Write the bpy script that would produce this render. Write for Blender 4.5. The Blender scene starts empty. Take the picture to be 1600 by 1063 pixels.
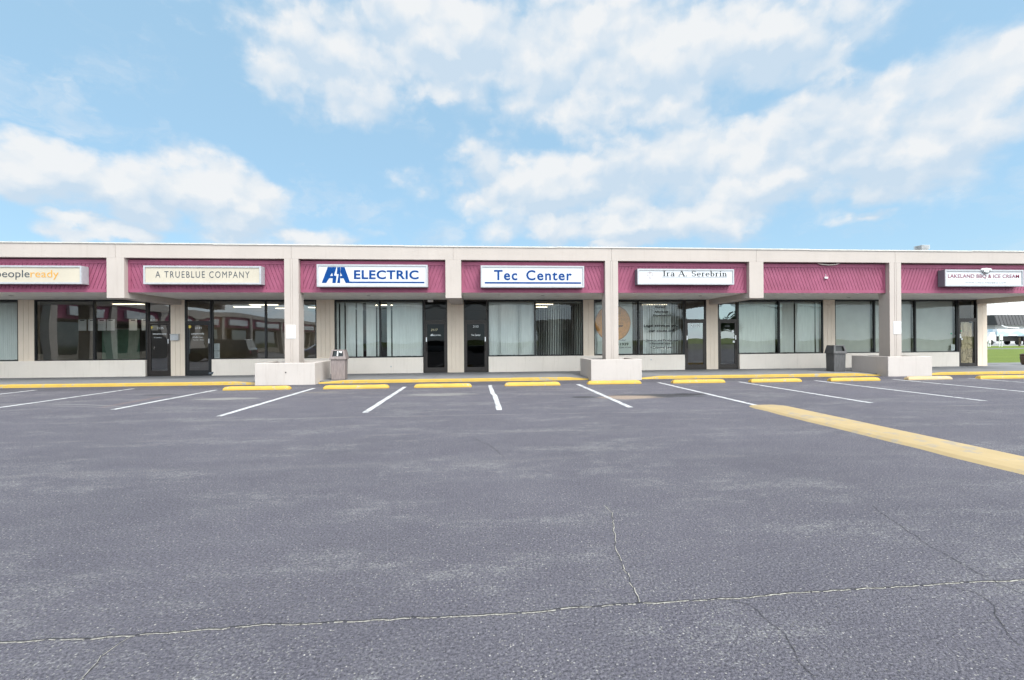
import bpy, bmesh, math, random
from mathutils import Matrix, Vector
R = math.radians
random.seed(7)
S = bpy.context.scene
COL = S.collection

# ------------------------------------------------------------------ camera
cam = bpy.data.cameras.new('camera'); cam_o = bpy.data.objects.new('camera', cam); COL.objects.link(cam_o)
cam.sensor_width = 36.0; cam.lens = 36.0 * 711.0 / 1600.0
cam.clip_start = 0.05; cam.clip_end = 5000
cam_o.matrix_world = Matrix.Translation((0, 0, 1.48)) @ Matrix.Rotation(-R(4.42), 4, 'Z') @ Matrix.Rotation(R(90.0), 4, 'X') @ Matrix.Rotation(-R(0.40), 4, 'Z')
S.camera = cam_o

# ------------------------------------------------------------------ exposure
S.view_settings.view_transform = 'Standard'; S.view_settings.look = 'None'
S.view_settings.exposure = 1.70; S.view_settings.gamma = 1.0
S.cycles.max_bounces = 8; S.cycles.transparent_max_bounces = 16
S.cycles.caustics_reflective = False; S.cycles.caustics_refractive = False
S.cycles.sample_clamp_indirect = 6.0

# ------------------------------------------------------------------ sun and sky
SUN_EL, SUN_AZ = 56.0, 146.0           # azimuth clockwise from +Y: behind the camera, to its right
sd = Vector((math.sin(R(SUN_AZ)) * math.cos(R(SUN_EL)), math.cos(R(SUN_AZ)) * math.cos(R(SUN_EL)), math.sin(R(SUN_EL))))
sl = bpy.data.lights.new('sun', 'SUN'); sl.energy = 0.9; sl.angle = R(20); sl.color = (1.0, 0.965, 0.91)
so = bpy.data.objects.new('sun', sl); COL.objects.link(so)
so.rotation_euler = (-sd).to_track_quat('-Z', 'Y').to_euler(); so.location = sd * 60

world = bpy.data.worlds.new('World'); S.world = world; world.use_nodes = True
WN = world.node_tree; WN.nodes.clear()
def wn(t, **k):
    n = WN.nodes.new(t)
    for a, b in k.items(): setattr(n, a, b)
    return n
def wl(a, b): WN.links.new(a, b)
def wmath(op, a, b=None, clamp=False):
    n = wn('ShaderNodeMath', operation=op); n.use_clamp = clamp
    for i, v in enumerate((a, b)):
        if v is None: continue
        if isinstance(v, (int, float)): n.inputs[i].default_value = v
        else: wl(v, n.inputs[i])
    return n.outputs[0]
tc = wn('ShaderNodeTexCoord'); sep = wn('ShaderNodeSeparateXYZ'); wl(tc.outputs['Generated'], sep.inputs[0])
az = wmath('ARCTAN2', sep.outputs[0], sep.outputs[1])
hyp = wmath('SQRT', wmath('ADD', wmath('MULTIPLY', sep.outputs[0], sep.outputs[0]), wmath('MULTIPLY', sep.outputs[1], sep.outputs[1])))
el = wmath('ARCTAN2', sep.outputs[2], hyp)
cmb = wn('ShaderNodeCombineXYZ'); wl(az, cmb.inputs[0]); wl(el, cmb.inputs[1])
def wnoise(vec, scale, detail, rough, off=(0, 0, 0), stretch=(1, 1, 1), flat=True):
    m = wn('ShaderNodeMapping'); m.inputs['Location'].default_value = off; m.inputs['Scale'].default_value = stretch
    wl(vec, m.inputs[0])
    n = wn('ShaderNodeTexNoise', noise_dimensions='2D' if flat else '3D'); n.inputs['Scale'].default_value = scale; n.inputs['Detail'].default_value = detail; n.inputs['Roughness'].default_value = rough
    wl(m.outputs[0], n.inputs['Vector']); return n
STR = (1.0, 1.7, 1.0)
warp = wnoise(cmb.outputs[0], 9.0, 5, .55, (3.1, 1.7, 0), STR)
wv = wn('ShaderNodeVectorMath', operation='SUBTRACT'); wl(warp.outputs['Color'], wv.inputs[0]); wv.inputs[1].default_value = (.5, .5, .5)
wv2 = wn('ShaderNodeVectorMath', operation='MULTIPLY'); wl(wv.outputs[0], wv2.inputs[0]); wv2.inputs[1].default_value = (.13, .09, 0)
pp = wn('ShaderNodeVectorMath', operation='ADD'); wl(cmb.outputs[0], pp.inputs[0]); wl(wv2.outputs[0], pp.inputs[1])
# the cloud banks: azimuth, elevation and half sizes in radians
BANKS = [(-0.354, 0.521, 0.12, 0.066, 1), (-0.245, 0.509, 0.139, 0.071, 1), (-0.058, 0.572, 0.257, 0.075, 1), (0.166, 0.574, 0.298, 0.08, 1), (0.368, 0.535, 0.303, 0.1, 1), (0.604, 0.509, 0.137, 0.064, 1), (0.302, 0.459, 0.249, 0.055, .9), (-0.059, 0.5, 0.15, 0.04, .6),
  (0.055, 0.338, 0.105, 0.07, 1), (0.219, 0.317, 0.269, 0.075, 1), (0.455, 0.333, 0.217, 0.087, 1), (0.353, 0.245, 0.305, 0.05, .95), (0.668, 0.371, 0.136, 0.068, 1), (0.864, 0.335, 0.1, 0.095, 1), (0.78, 0.299, 0.157, 0.056, 1), (0.623, 0.301, 0.154, 0.055, 1),
  (-0.727, 0.256, 0.085, 0.042, 1), (-0.639, 0.25, 0.096, 0.048, 1), (-0.534, 0.27, 0.099, 0.058, 1), (-0.444, 0.235, 0.116, 0.05, 1), (-0.344, 0.205, 0.105, 0.033, .95), (-0.655, 0.18, 0.065, 0.02, .85),
  (0.745, 0.199, 0.07, 0.025, .5), (0.30, 0.2, 0.16, 0.022, .7)]
def banks(vec):
    acc = None
    for a, e, rx, ry, w in BANKS:
        s1 = wn('ShaderNodeVectorMath', operation='SUBTRACT'); wl(vec, s1.inputs[0]); s1.inputs[1].default_value = (a, e, 0)
        s2 = wn('ShaderNodeVectorMath', operation='MULTIPLY'); wl(s1.outputs[0], s2.inputs[0]); s2.inputs[1].default_value = (1 / (rx * 1.12), 1 / (ry * 1.15), 0)
        s3 = wn('ShaderNodeVectorMath', operation='LENGTH'); wl(s2.outputs[0], s3.inputs[0])
        v = wmath('SUBTRACT', w, s3.outputs['Value'])
        if acc is None: acc = v
        else:
            n = wn('ShaderNodeMath', operation='SMOOTH_MAX'); wl(acc, n.inputs[0]); wl(v, n.inputs[1]); n.inputs[2].default_value = .12; acc = n.outputs[0]
    return acc
acc = banks(pp.outputs[0])
upv = wn('ShaderNodeVectorMath', operation='ADD'); wl(pp.outputs[0], upv.inputs[0]); upv.inputs[1].default_value = (0.006, .03, 0)
acc_up = banks(upv.outputs[0])
def wvor(vec, scale, off):
    m = wn('ShaderNodeMapping'); m.inputs['Location'].default_value = off; m.inputs['Scale'].default_value = (1, 1.35, 1); wl(vec, m.inputs[0])
    n = wn('ShaderNodeTexVoronoi', feature='SMOOTH_F1', voronoi_dimensions='2D'); n.inputs['Scale'].default_value = scale; n.inputs['Smoothness'].default_value = .35; n.inputs['Detail'].default_value = 1.6; n.inputs['Roughness'].default_value = .5; n.inputs['Lacunarity'].default_value = 2.3; n.normalize = True
    wl(m.outputs[0], n.inputs['Vector']); return n.outputs['Distance']
w2 = wnoise(cmb.outputs[0], 22.0, 5, .6, (5.1, .7, 0)); w2v = wn('ShaderNodeVectorMath', operation='SUBTRACT'); wl(w2.outputs['Color'], w2v.inputs[0]); w2v.inputs[1].default_value = (.5, .5, .5)
w2m = wn('ShaderNodeVectorMath', operation='MULTIPLY'); wl(w2v.outputs[0], w2m.inputs[0]); w2m.inputs[1].default_value = (.05, .04, 0)
pv = wn('ShaderNodeVectorMath', operation='ADD'); wl(cmb.outputs[0], pv.inputs[0]); wl(w2m.outputs[0], pv.inputs[1])
soft = wnoise(cmb.outputs[0], 9.0, 8, .6, (.3, .9, 0), STR).outputs['Fac']
def billow(off):
    return wmath('SUBTRACT', 1.0, wmath('MULTIPLY', wvor(pv.outputs[0], 7.5, off), 1.7))
b0 = billow((.3, .9, 0)); b1 = billow((.3 - .012, .9 + .034, 0))
fb = wmath('ADD', wmath('MULTIPLY', b0, .62), wmath('MULTIPLY', soft, .38))
big = wnoise(cmb.outputs[0], 4.2, 3, .5, (7.3, 2.2, 0), STR).outputs['Fac']
# cloud cover over the rest of the sky (outside what the photograph shows)
rest = wnoise(tc.outputs['Generated'], 2.6, 6, .55, (1.3, 0, 4), (1, 1, 1.6), False).outputs['Fac']
outm = wmath('SUBTRACT', wmath('MAXIMUM', wmath('MULTIPLY', wmath('SUBTRACT', wmath('ABSOLUTE', az), 1.0), 4.0), wmath('MULTIPLY', wmath('SUBTRACT', el, .66), 5.0)), 0.0, True)
restd = wmath('SUBTRACT', wmath('MULTIPLY', wmath('SUBTRACT', rest, .36), 5.0), wmath('MULTIPLY', wmath('SUBTRACT', 1.0, outm), 4.0))
f = wmath('MAXIMUM', acc, restd)
f = wmath('ADD', f, wmath('MULTIPLY', wmath('SUBTRACT', fb, .5), 1.5))
mr = wn('ShaderNodeMapRange', interpolation_type='SMOOTHSTEP'); wl(f, mr.inputs[0]); mr.inputs[1].default_value = -.26; mr.inputs[2].default_value = .44
wisp = wn('ShaderNodeMapRange', interpolation_type='SMOOTHSTEP'); wl(wnoise(pp.outputs[0], 5.2, 7, .62, (2.3, 4.1, 0), STR).outputs['Fac'], wisp.inputs[0]); wisp.inputs[1].default_value = .50; wisp.inputs[2].default_value = .80
dens = wmath('MAXIMUM', wmath('MULTIPLY', mr.outputs[0], .97), wmath('MULTIPLY', wisp.outputs[0], .5))
# light and shade inside the cloud: lumps lit from above, thicker parts greyer
lump = wmath('MULTIPLY', wmath('SUBTRACT', b0, b1), 1.7)
thick = wn('ShaderNodeMapRange'); wl(f, thick.inputs[0]); thick.inputs[1].default_value = .35; thick.inputs[2].default_value = 1.3
top = wmath('MULTIPLY', wmath('SUBTRACT', acc, acc_up), 1.0)
sh = wmath('ADD', wmath('ADD', wmath('ADD', .42, lump), top), wmath('MULTIPLY', wmath('SUBTRACT', .5, big), 1.5), True)
ccol = wn('ShaderNodeMix', data_type='RGBA'); wl(sh, ccol.inputs[0])
ccol.inputs[6].default_value = (.375, .455, .535, 1); ccol.inputs[7].default_value = (.55, .562, .572, 1)
sky = wn('ShaderNodeTexSky', sky_type='NISHITA'); sky.sun_disc = False
sky.sun_elevation = R(SUN_EL); sky.sun_rotation = R(SUN_AZ); sky.air_density = 1.0; sky.dust_density = 0.6; sky.ozone_density = 1.6
skm = wn('ShaderNodeMix', data_type='RGBA', blend_type='MULTIPLY'); skm.inputs[0].default_value = 1; wl(sky.outputs[0], skm.inputs[6]); skm.inputs[7].default_value = (.095, .105, .105, 1)
veil = wn('ShaderNodeMix', data_type='RGBA'); veil.inputs[0].default_value = .66; wl(skm.outputs[2], veil.inputs[6]); veil.inputs[7].default_value = (.29, .462, .60, 1)
mixs = wn('ShaderNodeMix', data_type='RGBA'); wl(dens, mixs.inputs[0]); wl(veil.outputs[2], mixs.inputs[6]); wl(ccol.outputs[2], mixs.inputs[7])
# added glow in the unseen sky behind the camera, fills the canopy shade
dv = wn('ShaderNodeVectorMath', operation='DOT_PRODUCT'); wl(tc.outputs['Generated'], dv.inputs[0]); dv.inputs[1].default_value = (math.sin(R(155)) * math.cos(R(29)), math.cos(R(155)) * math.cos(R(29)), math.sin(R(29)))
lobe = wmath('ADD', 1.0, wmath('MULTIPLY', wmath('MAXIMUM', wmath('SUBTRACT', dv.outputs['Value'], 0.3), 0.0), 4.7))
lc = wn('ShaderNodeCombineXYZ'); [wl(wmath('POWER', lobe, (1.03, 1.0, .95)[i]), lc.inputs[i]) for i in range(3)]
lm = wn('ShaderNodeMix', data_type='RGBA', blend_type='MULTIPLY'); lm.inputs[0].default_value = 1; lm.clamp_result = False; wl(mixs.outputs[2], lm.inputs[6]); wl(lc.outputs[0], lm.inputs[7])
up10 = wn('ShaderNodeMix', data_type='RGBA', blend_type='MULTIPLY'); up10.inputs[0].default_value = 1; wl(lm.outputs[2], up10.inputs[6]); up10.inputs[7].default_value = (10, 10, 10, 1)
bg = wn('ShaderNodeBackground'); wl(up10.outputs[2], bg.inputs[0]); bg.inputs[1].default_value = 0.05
wo = wn('ShaderNodeOutputWorld'); wl(bg.outputs[0], wo.inputs[0])
world.cycles.sampling_method = 'MANUAL'; world.cycles.sample_map_resolution = 512

# ------------------------------------------------------------------ material helpers
class NT:
    def __init__(s, name):
        s.m = bpy.data.materials.new(name); s.m.use_nodes = True; s.t = s.m.node_tree; s.t.nodes.clear()
        s.out = s.n('ShaderNodeOutputMaterial')
    def n(s, t, **k):
        n = s.t.nodes.new(t)
        for a, b in k.items(): setattr(n, a, b)
        return n
    def l(s, a, b): s.t.links.new(a, b)
    def math(s, op, a, b=None, c=None, clamp=False):
        n = s.n('ShaderNodeMath', operation=op); n.use_clamp = clamp
        for i, v in enumerate((a, b, c)):
            if v is None: continue
            if isinstance(v, (int, float)): n.inputs[i].default_value = v
            else: s.l(v, n.inputs[i])
        return n.outputs[0]
    def mix(s, f, a, b, mode='MIX'):
        n = s.n('ShaderNodeMix', data_type='RGBA', blend_type=mode)
        for i, v in ((0, f), (6, a), (7, b)):
            if isinstance(v, (int, float)): n.inputs[i].default_value = v
            elif isinstance(v, tuple): n.inputs[i].default_value = v if len(v) == 4 else (*v, 1)
            else: s.l(v, n.inputs[i])
        return n.outputs[2]
    def pos(s, scale=(1, 1, 1), loc=(0, 0, 0), rot=(0, 0, 0), local=False):
        if local: o = s.n('ShaderNodeTexCoord').outputs['Object']
        else: o = s.n('ShaderNodeNewGeometry').outputs['Position']
        m = s.n('ShaderNodeMapping'); m.inputs['Scale'].default_value = scale; m.inputs['Location'].default_value = loc; m.inputs['Rotation'].default_value = rot
        s.l(o, m.inputs[0]); return m.outputs[0]
    def noise(s, vec, scale, detail=4, rough=.55, out='Fac'):
        n = s.n('ShaderNodeTexNoise'); n.inputs['Scale'].default_value = scale; n.inputs['Detail'].default_value = detail; n.inputs['Roughness'].default_value = rough
        s.l(vec, n.inputs['Vector']); return n.outputs[out]
    def ramp(s, v, a, b, lo=0., hi=1., smooth=False):
        n = s.n('ShaderNodeMapRange', interpolation_type='SMOOTHSTEP' if smooth else 'LINEAR')
        s.l(v, n.inputs[0]); n.inputs[1].default_value = a; n.inputs[2].default_value = b; n.inputs[3].default_value = lo; n.inputs[4].default_value = hi
        return n.outputs[0]
    def bsdf(s, col, rough=.6, metal=0., spec=.5, bump=None, bstr=.3, bdist=.01, coat=0.):
        p = s.n('ShaderNodeBsdfPrincipled')
        if isinstance(col, tuple): p.inputs['Base Color'].default_value = (*col[:3], 1)
        else: s.l(col, p.inputs['Base Color'])
        if isinstance(rough, (int, float)): p.inputs['Roughness'].default_value = rough
        else: s.l(rough, p.inputs['Roughness'])
        p.inputs['Metallic'].default_value = metal; p.inputs['Specular IOR Level'].default_value = spec
        p.inputs['Coat Weight'].default_value = coat
        if bump is not None:
            b = s.n('ShaderNodeBump'); b.inputs['Strength'].default_value = bstr; b.inputs['Distance'].default_value = bdist
            s.l(bump, b.inputs['Height']); s.l(b.outputs[0], p.inputs['Normal'])
        s.l(p.outputs[0], s.out.inputs[0]); return p
def simple(name, col, rough=.5, var=.08, scale=6., metal=0., spec=.5, bump=0., bscale=60., local=False, streak=(1, 1, 1), coat=0.):
    t = NT(name); v = t.pos(local=local, scale=streak)
    nz = t.noise(v, scale, 5, .6)
    d = tuple(c * (1 - var * 1.6) for c in col); h = tuple(min(1, c * (1 + var)) for c in col)
    c = t.mix(t.ramp(nz, .3, .7), d, h)
    bm_ = t.noise(t.pos(local=local), bscale, 4, .6) if bump else None
    t.bsdf(c, rough, metal, spec, bm_, bump, .004, coat); return t.m
M = {}
def painted_stucco(name, col, grime=.25):
    t = NT(name); p = t.pos()
    blot = t.noise(p, 1.1, 6, .6); streak = t.noise(t.pos(scale=(5, 5, .35)), 2.2, 6, .65); fine = t.noise(p, 45, 4, .6)
    c = t.mix(t.ramp(blot, .35, .7), tuple(x * .93 for x in col), col)
    c = t.mix(t.math('MULTIPLY', t.ramp(streak, .55, .78), grime), c, tuple(x * y for x, y in zip(col, (.66, .62, .57))))
    speck = t.noise(t.pos(), 13, 3, .5)
    c = t.mix(t.math('MULTIPLY', t.ramp(speck, .70, .76), .35), c, tuple(x * .55 for x in col))
    t.bsdf(c, .75, 0, .3, t.math('ADD', fine, t.math('MULTIPLY', streak, .5)), .35, .006); return t.m
M['cream'] = painted_stucco('cream_paint', (.53, .468, .426))
M['cream_pier'] = painted_stucco('cream_siding_paint', (.79, .67, .55), .3)
M['bulk'] = painted_stucco('bulkhead_stucco', (.86, .77, .685), .32)
M['planter'] = painted_stucco('planter_stucco', (.575, .52, .485), .35)
M['soffit'] = simple('soffit_paint', (.82, .79, .74), .7, .06, 3.)
def maroon():
    t = NT('maroon_board_paint'); p = t.pos()
    b = t.noise(p, 1.6, 6, .6); s_ = t.noise(t.pos(scale=(6, 6, .8)), 3, 5, .6)
    c = t.mix(t.ramp(b, .3, .75), (.27, .068, .122), (.34, .092, .162))
    c = t.mix(t.math('MULTIPLY', t.ramp(s_, .52, .8), .4), c, (.38, .13, .20))
    t.bsdf(c, .62, 0, .35, t.noise(t.pos(scale=(8, 8, 1)), 30, 4, .6), .25, .004); return t.m
M['maroon'] = maroon()
M['metal_trim'] = simple('galvanised_drip_edge', (.66, .63, .585), .5, .1, 9, .15)
M['bronze'] = simple('dark_bronze_aluminium', (.032, .025, .022), .42, .15, 12, .3)
M['black_frame'] = simple('black_aluminium', (.016, .016, .017), .4, .15, 12, .2)
M['kick'] = simple('brushed_aluminium', (.6, .6, .6), .35, .1, 20, .9)
M['yellow'] = None
def worn(name, col, under, amt, scale=7., rough=.7, seed=0.):
    t = NT(name); p = t.pos(loc=(seed, seed * .7, 0))
    big = t.noise(p, .9, 3, .5); a = t.noise(p, scale, 7, .68)
    k = t.ramp(t.math('ADD', a, t.math('MULTIPLY', t.math('SUBTRACT', big, .5), .35)), .66 - amt, .74 - amt)
    c0 = t.mix(t.ramp(t.noise(p, 2.2, 5, .6), .3, .7), tuple(x * .86 for x in col), col)
    c = t.mix(k, c0, under)
    t.bsdf(c, rough, 0, .35, t.noise(p, 90, 4, .7), .4, .004); return t.m
M['kerb_yellow'] = worn('kerb_yellow_paint', (.55, .365, .072), (.34, .31, .25), .10, 6)
M['stop_yellow'] = worn('wheel_stop_yellow_paint', (.60, .385, .075), (.38, .34, .28), .075, 8)
M['stop_pale'] = worn('wheel_stop_faded_paint', (.60, .45, .25), (.46, .40, .33), .10, 8)
M['berm_yellow'] = worn('berm_faded_yellow_paint', (.47, .352, .185), (.34, .29, .22), .10, 5)
M['white_line'] = worn('white_marking_paint', (.60, .60, .61), (.18, .18, .19), .125, 9)
def asphalt():
    t = NT('sealed_asphalt'); p = t.pos()
    b = t.noise(p, .33, 6, .6); b2 = t.noise(t.pos(scale=(.38, 1.1, 1), rot=(0, 0, .06)), 1.15, 9, .70)
    mid = t.noise(t.pos(scale=(.5, 1, 1)), 3.2, 6, .7)
    c = t.mix(t.ramp(b, .3, .7), (.102, .097, .119), (.133, .126, .152))
    c = t.mix(t.math('MULTIPLY', t.ramp(mid, .35, .75), .4), c, (.168, .162, .18))
    dust = t.math('MULTIPLY', t.ramp(b2, .46, .62, 0, 1, True), t.ramp(mid, .30, .56))
    fine = t.noise(p, 62, 3, .65); brk = t.noise(t.pos(scale=(.7, 1, 1)), 14, 5, .65)
    dm = t.math('ADD', t.math('MULTIPLY', t.math('MULTIPLY', dust, t.ramp(brk, .30, .62)), .25), fine)
    c = t.mix(t.math('MULTIPLY', t.ramp(dm, .57, .70), .8), c, (.236, .232, .236))
    c = t.mix(t.math('MULTIPLY', t.ramp(t.noise(t.pos(scale=(.35, 1, 1), loc=(9, 4, 0)), .55, 5, .6), .56, .72, 0, 1, True), .35), c, (.098, .094, .115))
    # long seams of the old resurfacing, running along the shops
    sx = t.n('ShaderNodeSeparateXYZ'); t.l(p, sx.inputs[0])
    wob = t.math('MULTIPLY', t.math('SUBTRACT', t.noise(t.pos(scale=(.12, 1, 1)), 1.0, 3, .5), .5), .5)
    for yy, w, k in ((13.15, .09, .45), (9.05, .07, .5), (7.3, .16, .25), (5.5, .2, .2), (10.6, .06, .28)):
        d = t.math('ABSOLUTE', t.math('SUBTRACT', t.math('ADD', sx.outputs[1], wob), yy))
        m = t.math('MULTIPLY', t.ramp(d, 0, w, 1, 0, True), t.ramp(t.noise(t.pos(scale=(.6, 3, 1), loc=(yy, 0, 0)), 1.6, 6, .65), .45, .62))
        c = t.mix(t.math('MULTIPLY', t.math('MULTIPLY', m, t.ramp(fine, .38, .6)), min(1, k * 1.5)), c, (.33, .32, .30))
    # curved tyre sweep on the left
    for cx_, cy_, rr, w in ((-11.9, 3.6, 8.45, .09), (-11.6, 3.3, 8.40, .05)):
        dv = t.n('ShaderNodeVectorMath', operation='DISTANCE'); t.l(t.pos(scale=(1, 1, 0)), dv.inputs[0]); dv.inputs[1].default_value = (cx_, cy_, 0)
        d = t.math('ABSOLUTE', t.math('SUBTRACT', dv.outputs['Value'], rr))
        m = t.math('MULTIPLY', t.math('MULTIPLY', t.ramp(d, 0, w, 1, 0, True), t.ramp(sx.outputs[1], 9.9, 10.4)), t.ramp(sx.outputs[0], -7.4, -8.4))
        c = t.mix(t.math('MULTIPLY', m, .45), c, (.36, .355, .345))
    # dried-out puddle: tan silt with dark rims
    def blob(cx_, cy_, ax_, ay_, col, k, c, sc=3.):
        v = t.pos(scale=(1 / ax_, 1 / ay_, 0), loc=(-cx_ / ax_, -cy_ / ay_, 0)); ln = t.n('ShaderNodeVectorMath', operation='LENGTH'); t.l(v, ln.inputs[0])
        r_ = t.math('ADD', ln.outputs['Value'], t.math('MULTIPLY', t.math('SUBTRACT', t.noise(t.pos(scale=(.5, 2.4, 1)), sc, 6, .7), .5), 2.0))
        return t.mix(t.math('MULTIPLY', t.ramp(r_, .55, .95, 1, 0), k), c, col)
    c = blob(4.6, 11.55, 1.7, .48, (.04, .04, .044), .85, c)
    c = blob(3.85, 11.35, .95, .45, (.36, .28, .22), .95, c)
    c = blob(5.6, 11.75, .6, .3, (.035, .035, .04), .85, c, 6)
    c = blob(2.75, 11.5, .4, .25, (.04, .04, .045), .8, c, 6)
    c = blob(-9.0, 13.6, .5, .3, (.05, .05, .055), .5, c, 6)
    c = blob(-8.6, 12.2, .12, 1.4, (.30, .19, .16), .35, c, 6)
    c = blob(-1.0, 12.6, 1.2, .4, (.32, .31, .29), .6, c)
    c = blob(-6.5, 12.4, 1.0, .3, (.34, .33, .31), .7, c)
    c = blob(-4.6, 13.6, .9, .25, (.30, .26, .22), .4, c)
    ub = t.math('MULTIPLY', t.ramp(t.math('ADD', sx.outputs[1], t.math('MULTIPLY', t.noise(t.pos(scale=(.5, 1, 1)), 1.2, 5, .6), .8)), 15.2, 15.7), .7)
    c = t.mix(ub, c, t.mix(1.0, c, (.62, .62, .64), 'MULTIPLY'))
    # exposed aggregate: pale and dark stones
    vo = t.n('ShaderNodeTexVoronoi'); vo.inputs['Scale'].default_value = 78; t.l(p, vo.inputs['Vector'])
    sc_ = t.n('ShaderNodeSeparateColor'); t.l(vo.outputs['Color'], sc_.inputs[0])
    wear = t.ramp(t.noise(p, 1.3, 5, .65), .35, .70, .95, .72)
    peb = t.math('MULTIPLY', t.math('GREATER_THAN', sc_.outputs[0], wear), t.ramp(vo.outputs['Distance'], .28, .42, 1, 0))
    c = t.mix(t.math('MULTIPLY', peb, t.ramp(sc_.outputs[1], 0, 1, .25, .9)), c, (.46, .44, .40))
    pit = t.math('MULTIPLY', t.math('GREATER_THAN', sc_.outputs[2], .80), t.ramp(vo.outputs['Distance'], .25, .45, 1, 0))
    c = t.mix(t.math('MULTIPLY', pit, .55), c, (.045, .045, .055))
    gr = t.noise(p, 66, 4, .75); c = t.mix(t.ramp(gr, .34, .66), t.mix(1.0, c, (.47, .47, .48), 'MULTIPLY'), t.mix(1.0, c, (1.45, 1.45, 1.45), 'MULTIPLY'))
    vo2 = t.n('ShaderNodeTexVoronoi'); vo2.inputs['Scale'].default_value = 70; t.l(p, vo2.inputs['Vector'])
    h = t.math('ADD', t.math('MULTIPLY', vo2.outputs['Distance'], -.8), t.noise(p, 160, 3, .6))
    t.bsdf(c, .82, 0, .35, h, 1.0, .010); return t.m
M['asphalt'] = asphalt()
def concrete(name, col, stain=(.2, .2, .2)):
    t = NT(name); p = t.pos()
    c = t.mix(t.ramp(t.noise(p, .8, 7, .65), .3, .72), tuple(x * .8 for x in col), tuple(x * 1.1 for x in col))
    c = t.mix(t.math('MULTIPLY', t.ramp(t.noise(t.pos(scale=(.4, 1.4, 1)), 2.5, 6, .7), .55, .75), .4), c, stain)
    t.bsdf(c, .8, 0, .3, t.noise(p, 70, 4, .7), .3, .004); return t.m
M['sidewalk'] = concrete('walkway_concrete', (.215, .217, .228))
M['crack'] = simple('crack_void', (.03, .03, .032), .9, .1, 40)
M['crack_lip'] = simple('crack_crumbled_lip', (.40, .38, .34), .9, .3, 60)
M['soil'] = simple('planter_soil', (.07, .055, .04), .95, .3, 30, bump=.6, bscale=90)
def grass_mat():
    t = NT('lawn_grass'); p = t.pos()
    c = t.mix(t.ramp(t.noise(p, .35, 6, .6), .3, .7), (.115, .165, .028), (.17, .22, .042))
    c = t.mix(t.math('MULTIPLY', t.ramp(t.noise(p, 8, 5, .7), .5, .7), .6), c, (.21, .25, .07))
    t.bsdf(c, .8, 0, .2, t.noise(p, 25, 5, .7), .9, .05); return t.m
M['grass'] = grass_mat()
def glass(name, tint=.78, refl=.2, col=(.92, .95, .95), fk=.9):
    t = NT(name)
    tr = t.n('ShaderNodeBsdfTransparent'); tr.inputs[0].default_value = (tint * .97, tint, tint * .98, 1)
    gl = t.n('ShaderNodeBsdfGlossy'); gl.inputs['Roughness'].default_value = 0.0; gl.inputs[0].default_value = (*col, 1)
    fr = t.n('ShaderNodeFresnel'); fr.inputs[0].default_value = 1.5
    k = t.math('ADD', t.math('MULTIPLY', fr.outputs[0], fk), refl, None, True)
    mx = t.n('ShaderNodeMixShader'); t.l(k, mx.inputs[0]); t.l(tr.outputs[0], mx.inputs[1]); t.l(gl.outputs[0], mx.inputs[2])
    t.l(mx.outputs[0], t.out.inputs[0]); return t.m
M['glass'] = glass('tinted_window_glass', .84, .115)
M['glass_clear'] = glass('clear_window_glass', .97, .006)
M['glass_door'] = glass('dark_door_glass', .55, .13)
M['glass_dark'] = glass('smoked_door_glass', .18, .0, fk=.38)
def emit(name, col, s):
    t = NT(name); e = t.n('ShaderNodeEmission'); e.inputs[0].default_value = (*col, 1); e.inputs[1].default_value = s; t.l(e.outputs[0], t.out.inputs[0]); return t.m
M['lamp'] = emit('fluorescent_tube_lens', (1.0, .84, .58), 2.2)
M['blind'] = simple('vinyl_blind_slat', (.80, .83, .81), .45, .05, 4, streak=(3, 3, .4))
M['blind_warm'] = simple('cream_blind_slat', (.78, .80, .74), .45, .05, 4, streak=(3, 3, .4))
M['blind_green'] = simple('green_blind_slat', (.16, .28, .20), .6, .1, 4)
M['shade_sheet'] = simple('grey_window_shade', (.58, .58, .53), .8, .05, 1.5)
M['rail'] = simple('blind_headrail', (.45, .45, .43), .5, .05)
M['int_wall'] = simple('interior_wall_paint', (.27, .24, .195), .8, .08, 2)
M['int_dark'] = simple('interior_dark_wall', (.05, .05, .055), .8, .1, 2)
M['int_floor'] = simple('interior_carpet', (.085, .075, .065), .95, .15, 20)
M['int_ceil'] = simple('interior_ceiling_tile', (.45, .43, .39), .9, .06, 5)
M['brown_door'] = simple('brown_wood_door', (.24, .115, .055), .5, .15, 4, streak=(6, 6, .6))
M['paper'] = simple('white_paper', (.78, .79, .80), .8, .03, 5)
M['kraft'] = None
def kraft():
    t = NT('kraft_paper'); p = t.pos()
    v = t.n('ShaderNodeTexVoronoi', feature='DISTANCE_TO_EDGE'); v.inputs['Scale'].default_value = 2.6
    t.l(t.pos(rot=(0, .5, 0), scale=(1.6, 1, .8)), v.inputs['Vector'])
    c = t.mix(t.ramp(t.noise(p, 3, 5, .6), .3, .7), (.62, .47, .30), (.72, .57, .39))
    t.bsdf(c, .8, 0, .3, t.math('ADD', t.ramp(v.outputs['Distance'], 0, .12), t.math('MULTIPLY', t.noise(p, 6, 4, .6), .7)), 1.0, .05); return t.m
M['kraft'] = kraft()
M['sign_alum'] = simple('sign_aluminium_frame', (.47, .48, .50), .5, .06, 9, .1)
M['sign_grey'] = simple('sign_grey_cabinet', (.17, .18, .205), .5, .08, 9)
M['face_cream'] = simple('cream_acrylic_face', (.56, .50, .40), .35, .05, 1.3)
M['face_white'] = simple('white_acrylic_face', (.63, .64, .66), .35, .03, 1.3)
M['ink_slate'] = simple('slate_vinyl', (.05, .066, .085), .5, .05, spec=.12)
M['ink_grey'] = simple('grey_vinyl', (.085, .10, .115), .5, .05, spec=.12)
M['ink_amber'] = simple('faded_amber_vinyl', (.70, .35, .06), .5, .05, spec=.12)
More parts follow.
